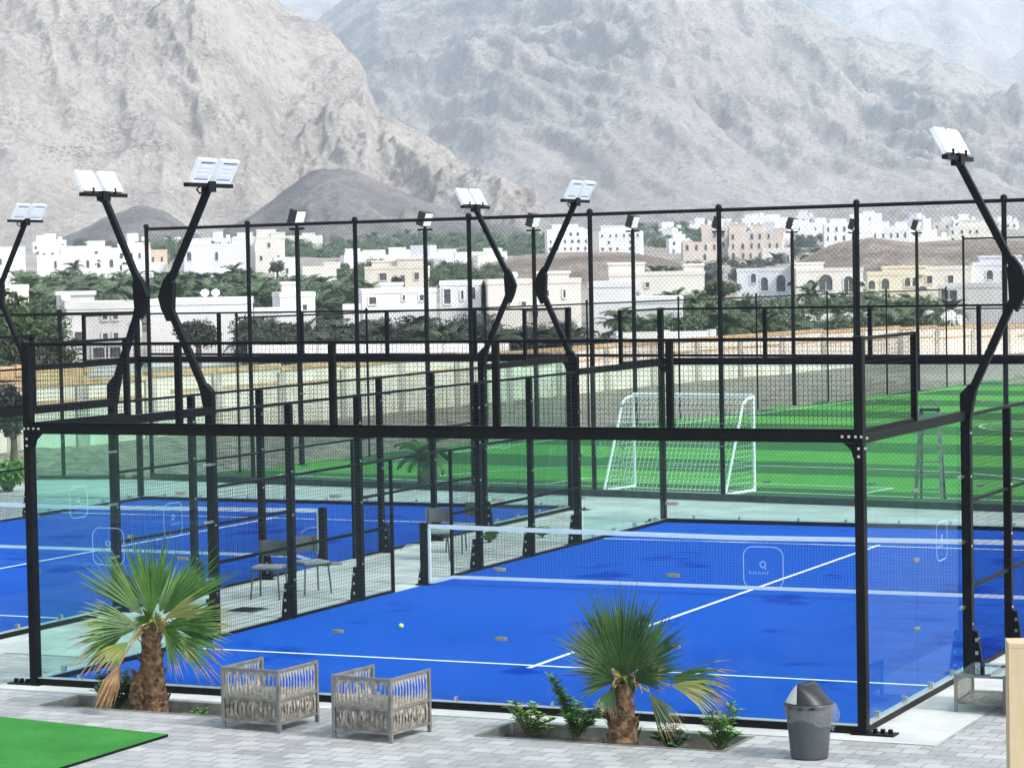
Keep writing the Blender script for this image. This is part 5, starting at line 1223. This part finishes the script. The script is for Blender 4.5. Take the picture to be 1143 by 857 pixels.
belt('shrub_belt', .1, 690, 860, 300, 284, 340, 520, 36, .9, 'crown_dark', 11)
belt('shrub_belt', .1, 860, 925, 285, 258, 480, 760, 26, 1.0, 'crown_dark', 12)
belt('shrub_belt', .1, 370, 480, 300, 288, 340, 440, 26, .8, 'crown_far', 13)
belt('shrub_belt', .0, -30, 60, 400, 392, 90, 100, 12, .5, 'crown_dark', 14)

# ---------------------------------------------------------------- air, sky, sun
hz = bpy.data.materials.new('haze_air'); hz.use_nodes = True; nt = hz.node_tree
for n_ in list(nt.nodes): nt.nodes.remove(n_)
out = nt.nodes.new('ShaderNodeOutputMaterial'); pv = nt.nodes.new('ShaderNodeVolumePrincipled')
pv.inputs['Color'].default_value = (.73, .86, 1.0, 1); pv.inputs['Density'].default_value = 1.75e-4; pv.inputs['Anisotropy'].default_value = .1
nt.links.new(pv.outputs[0], out.inputs['Volume'])
b = MB(); b.bx(-8000, 8000, -8000, 8000, -6, 1700); M['haze'] = hz; tag(b.build('haze', 'haze'), kind='stuff')

SUN_AZ, SUN_EL = math.radians(100), math.radians(42)     # azimuth clockwise from +Y
sd = np.array([math.sin(SUN_AZ)*math.cos(SUN_EL), math.cos(SUN_AZ)*math.cos(SUN_EL), math.sin(SUN_EL)])
sl = bpy.data.lights.new('sun', 'SUN'); sl.energy = 2.1; sl.angle = math.radians(9); sl.color = (1, .955, .89)
so = bpy.data.objects.new('sun', sl); COL.objects.link(so); so.rotation_euler = Vector(-sd).to_track_quat('-Z', 'Y').to_euler()
w = bpy.data.worlds.new('World'); scene.world = w; w.use_nodes = True; nt = w.node_tree
sky = nt.nodes.new('ShaderNodeTexSky'); sky.sky_type = 'NISHITA'; sky.sun_disc = False; sky.sun_elevation = SUN_EL; sky.sun_rotation = SUN_AZ
sky.air_density = 1.0; sky.dust_density = 2.5; sky.ozone_density = 1.0
bg = nt.nodes['Background']; bg.inputs['Strength'].default_value = .13; hs = nt.nodes.new('ShaderNodeHueSaturation'); hs.inputs['Saturation'].default_value = .42; nt.links.new(sky.outputs[0], hs.inputs['Color']); nt.links.new(hs.outputs[0], bg.inputs[0])
vs = scene.view_settings; vs.view_transform = 'Standard'; vs.look = 'None'; vs.gamma = 1; vs.exposure = 1.38
scene.cycles.transparent_max_bounces = 40; scene.cycles.max_bounces = 8; scene.cycles.diffuse_bounces = 3; scene.cycles.glossy_bounces = 3; scene.cycles.volume_bounces = 2
scene.cycles.use_denoising = True
for h_ in HOUSES:
    if h_[1] > 30 or h_[2] > 14 or h_[2] < 1.5: print('HOUSE', h_)
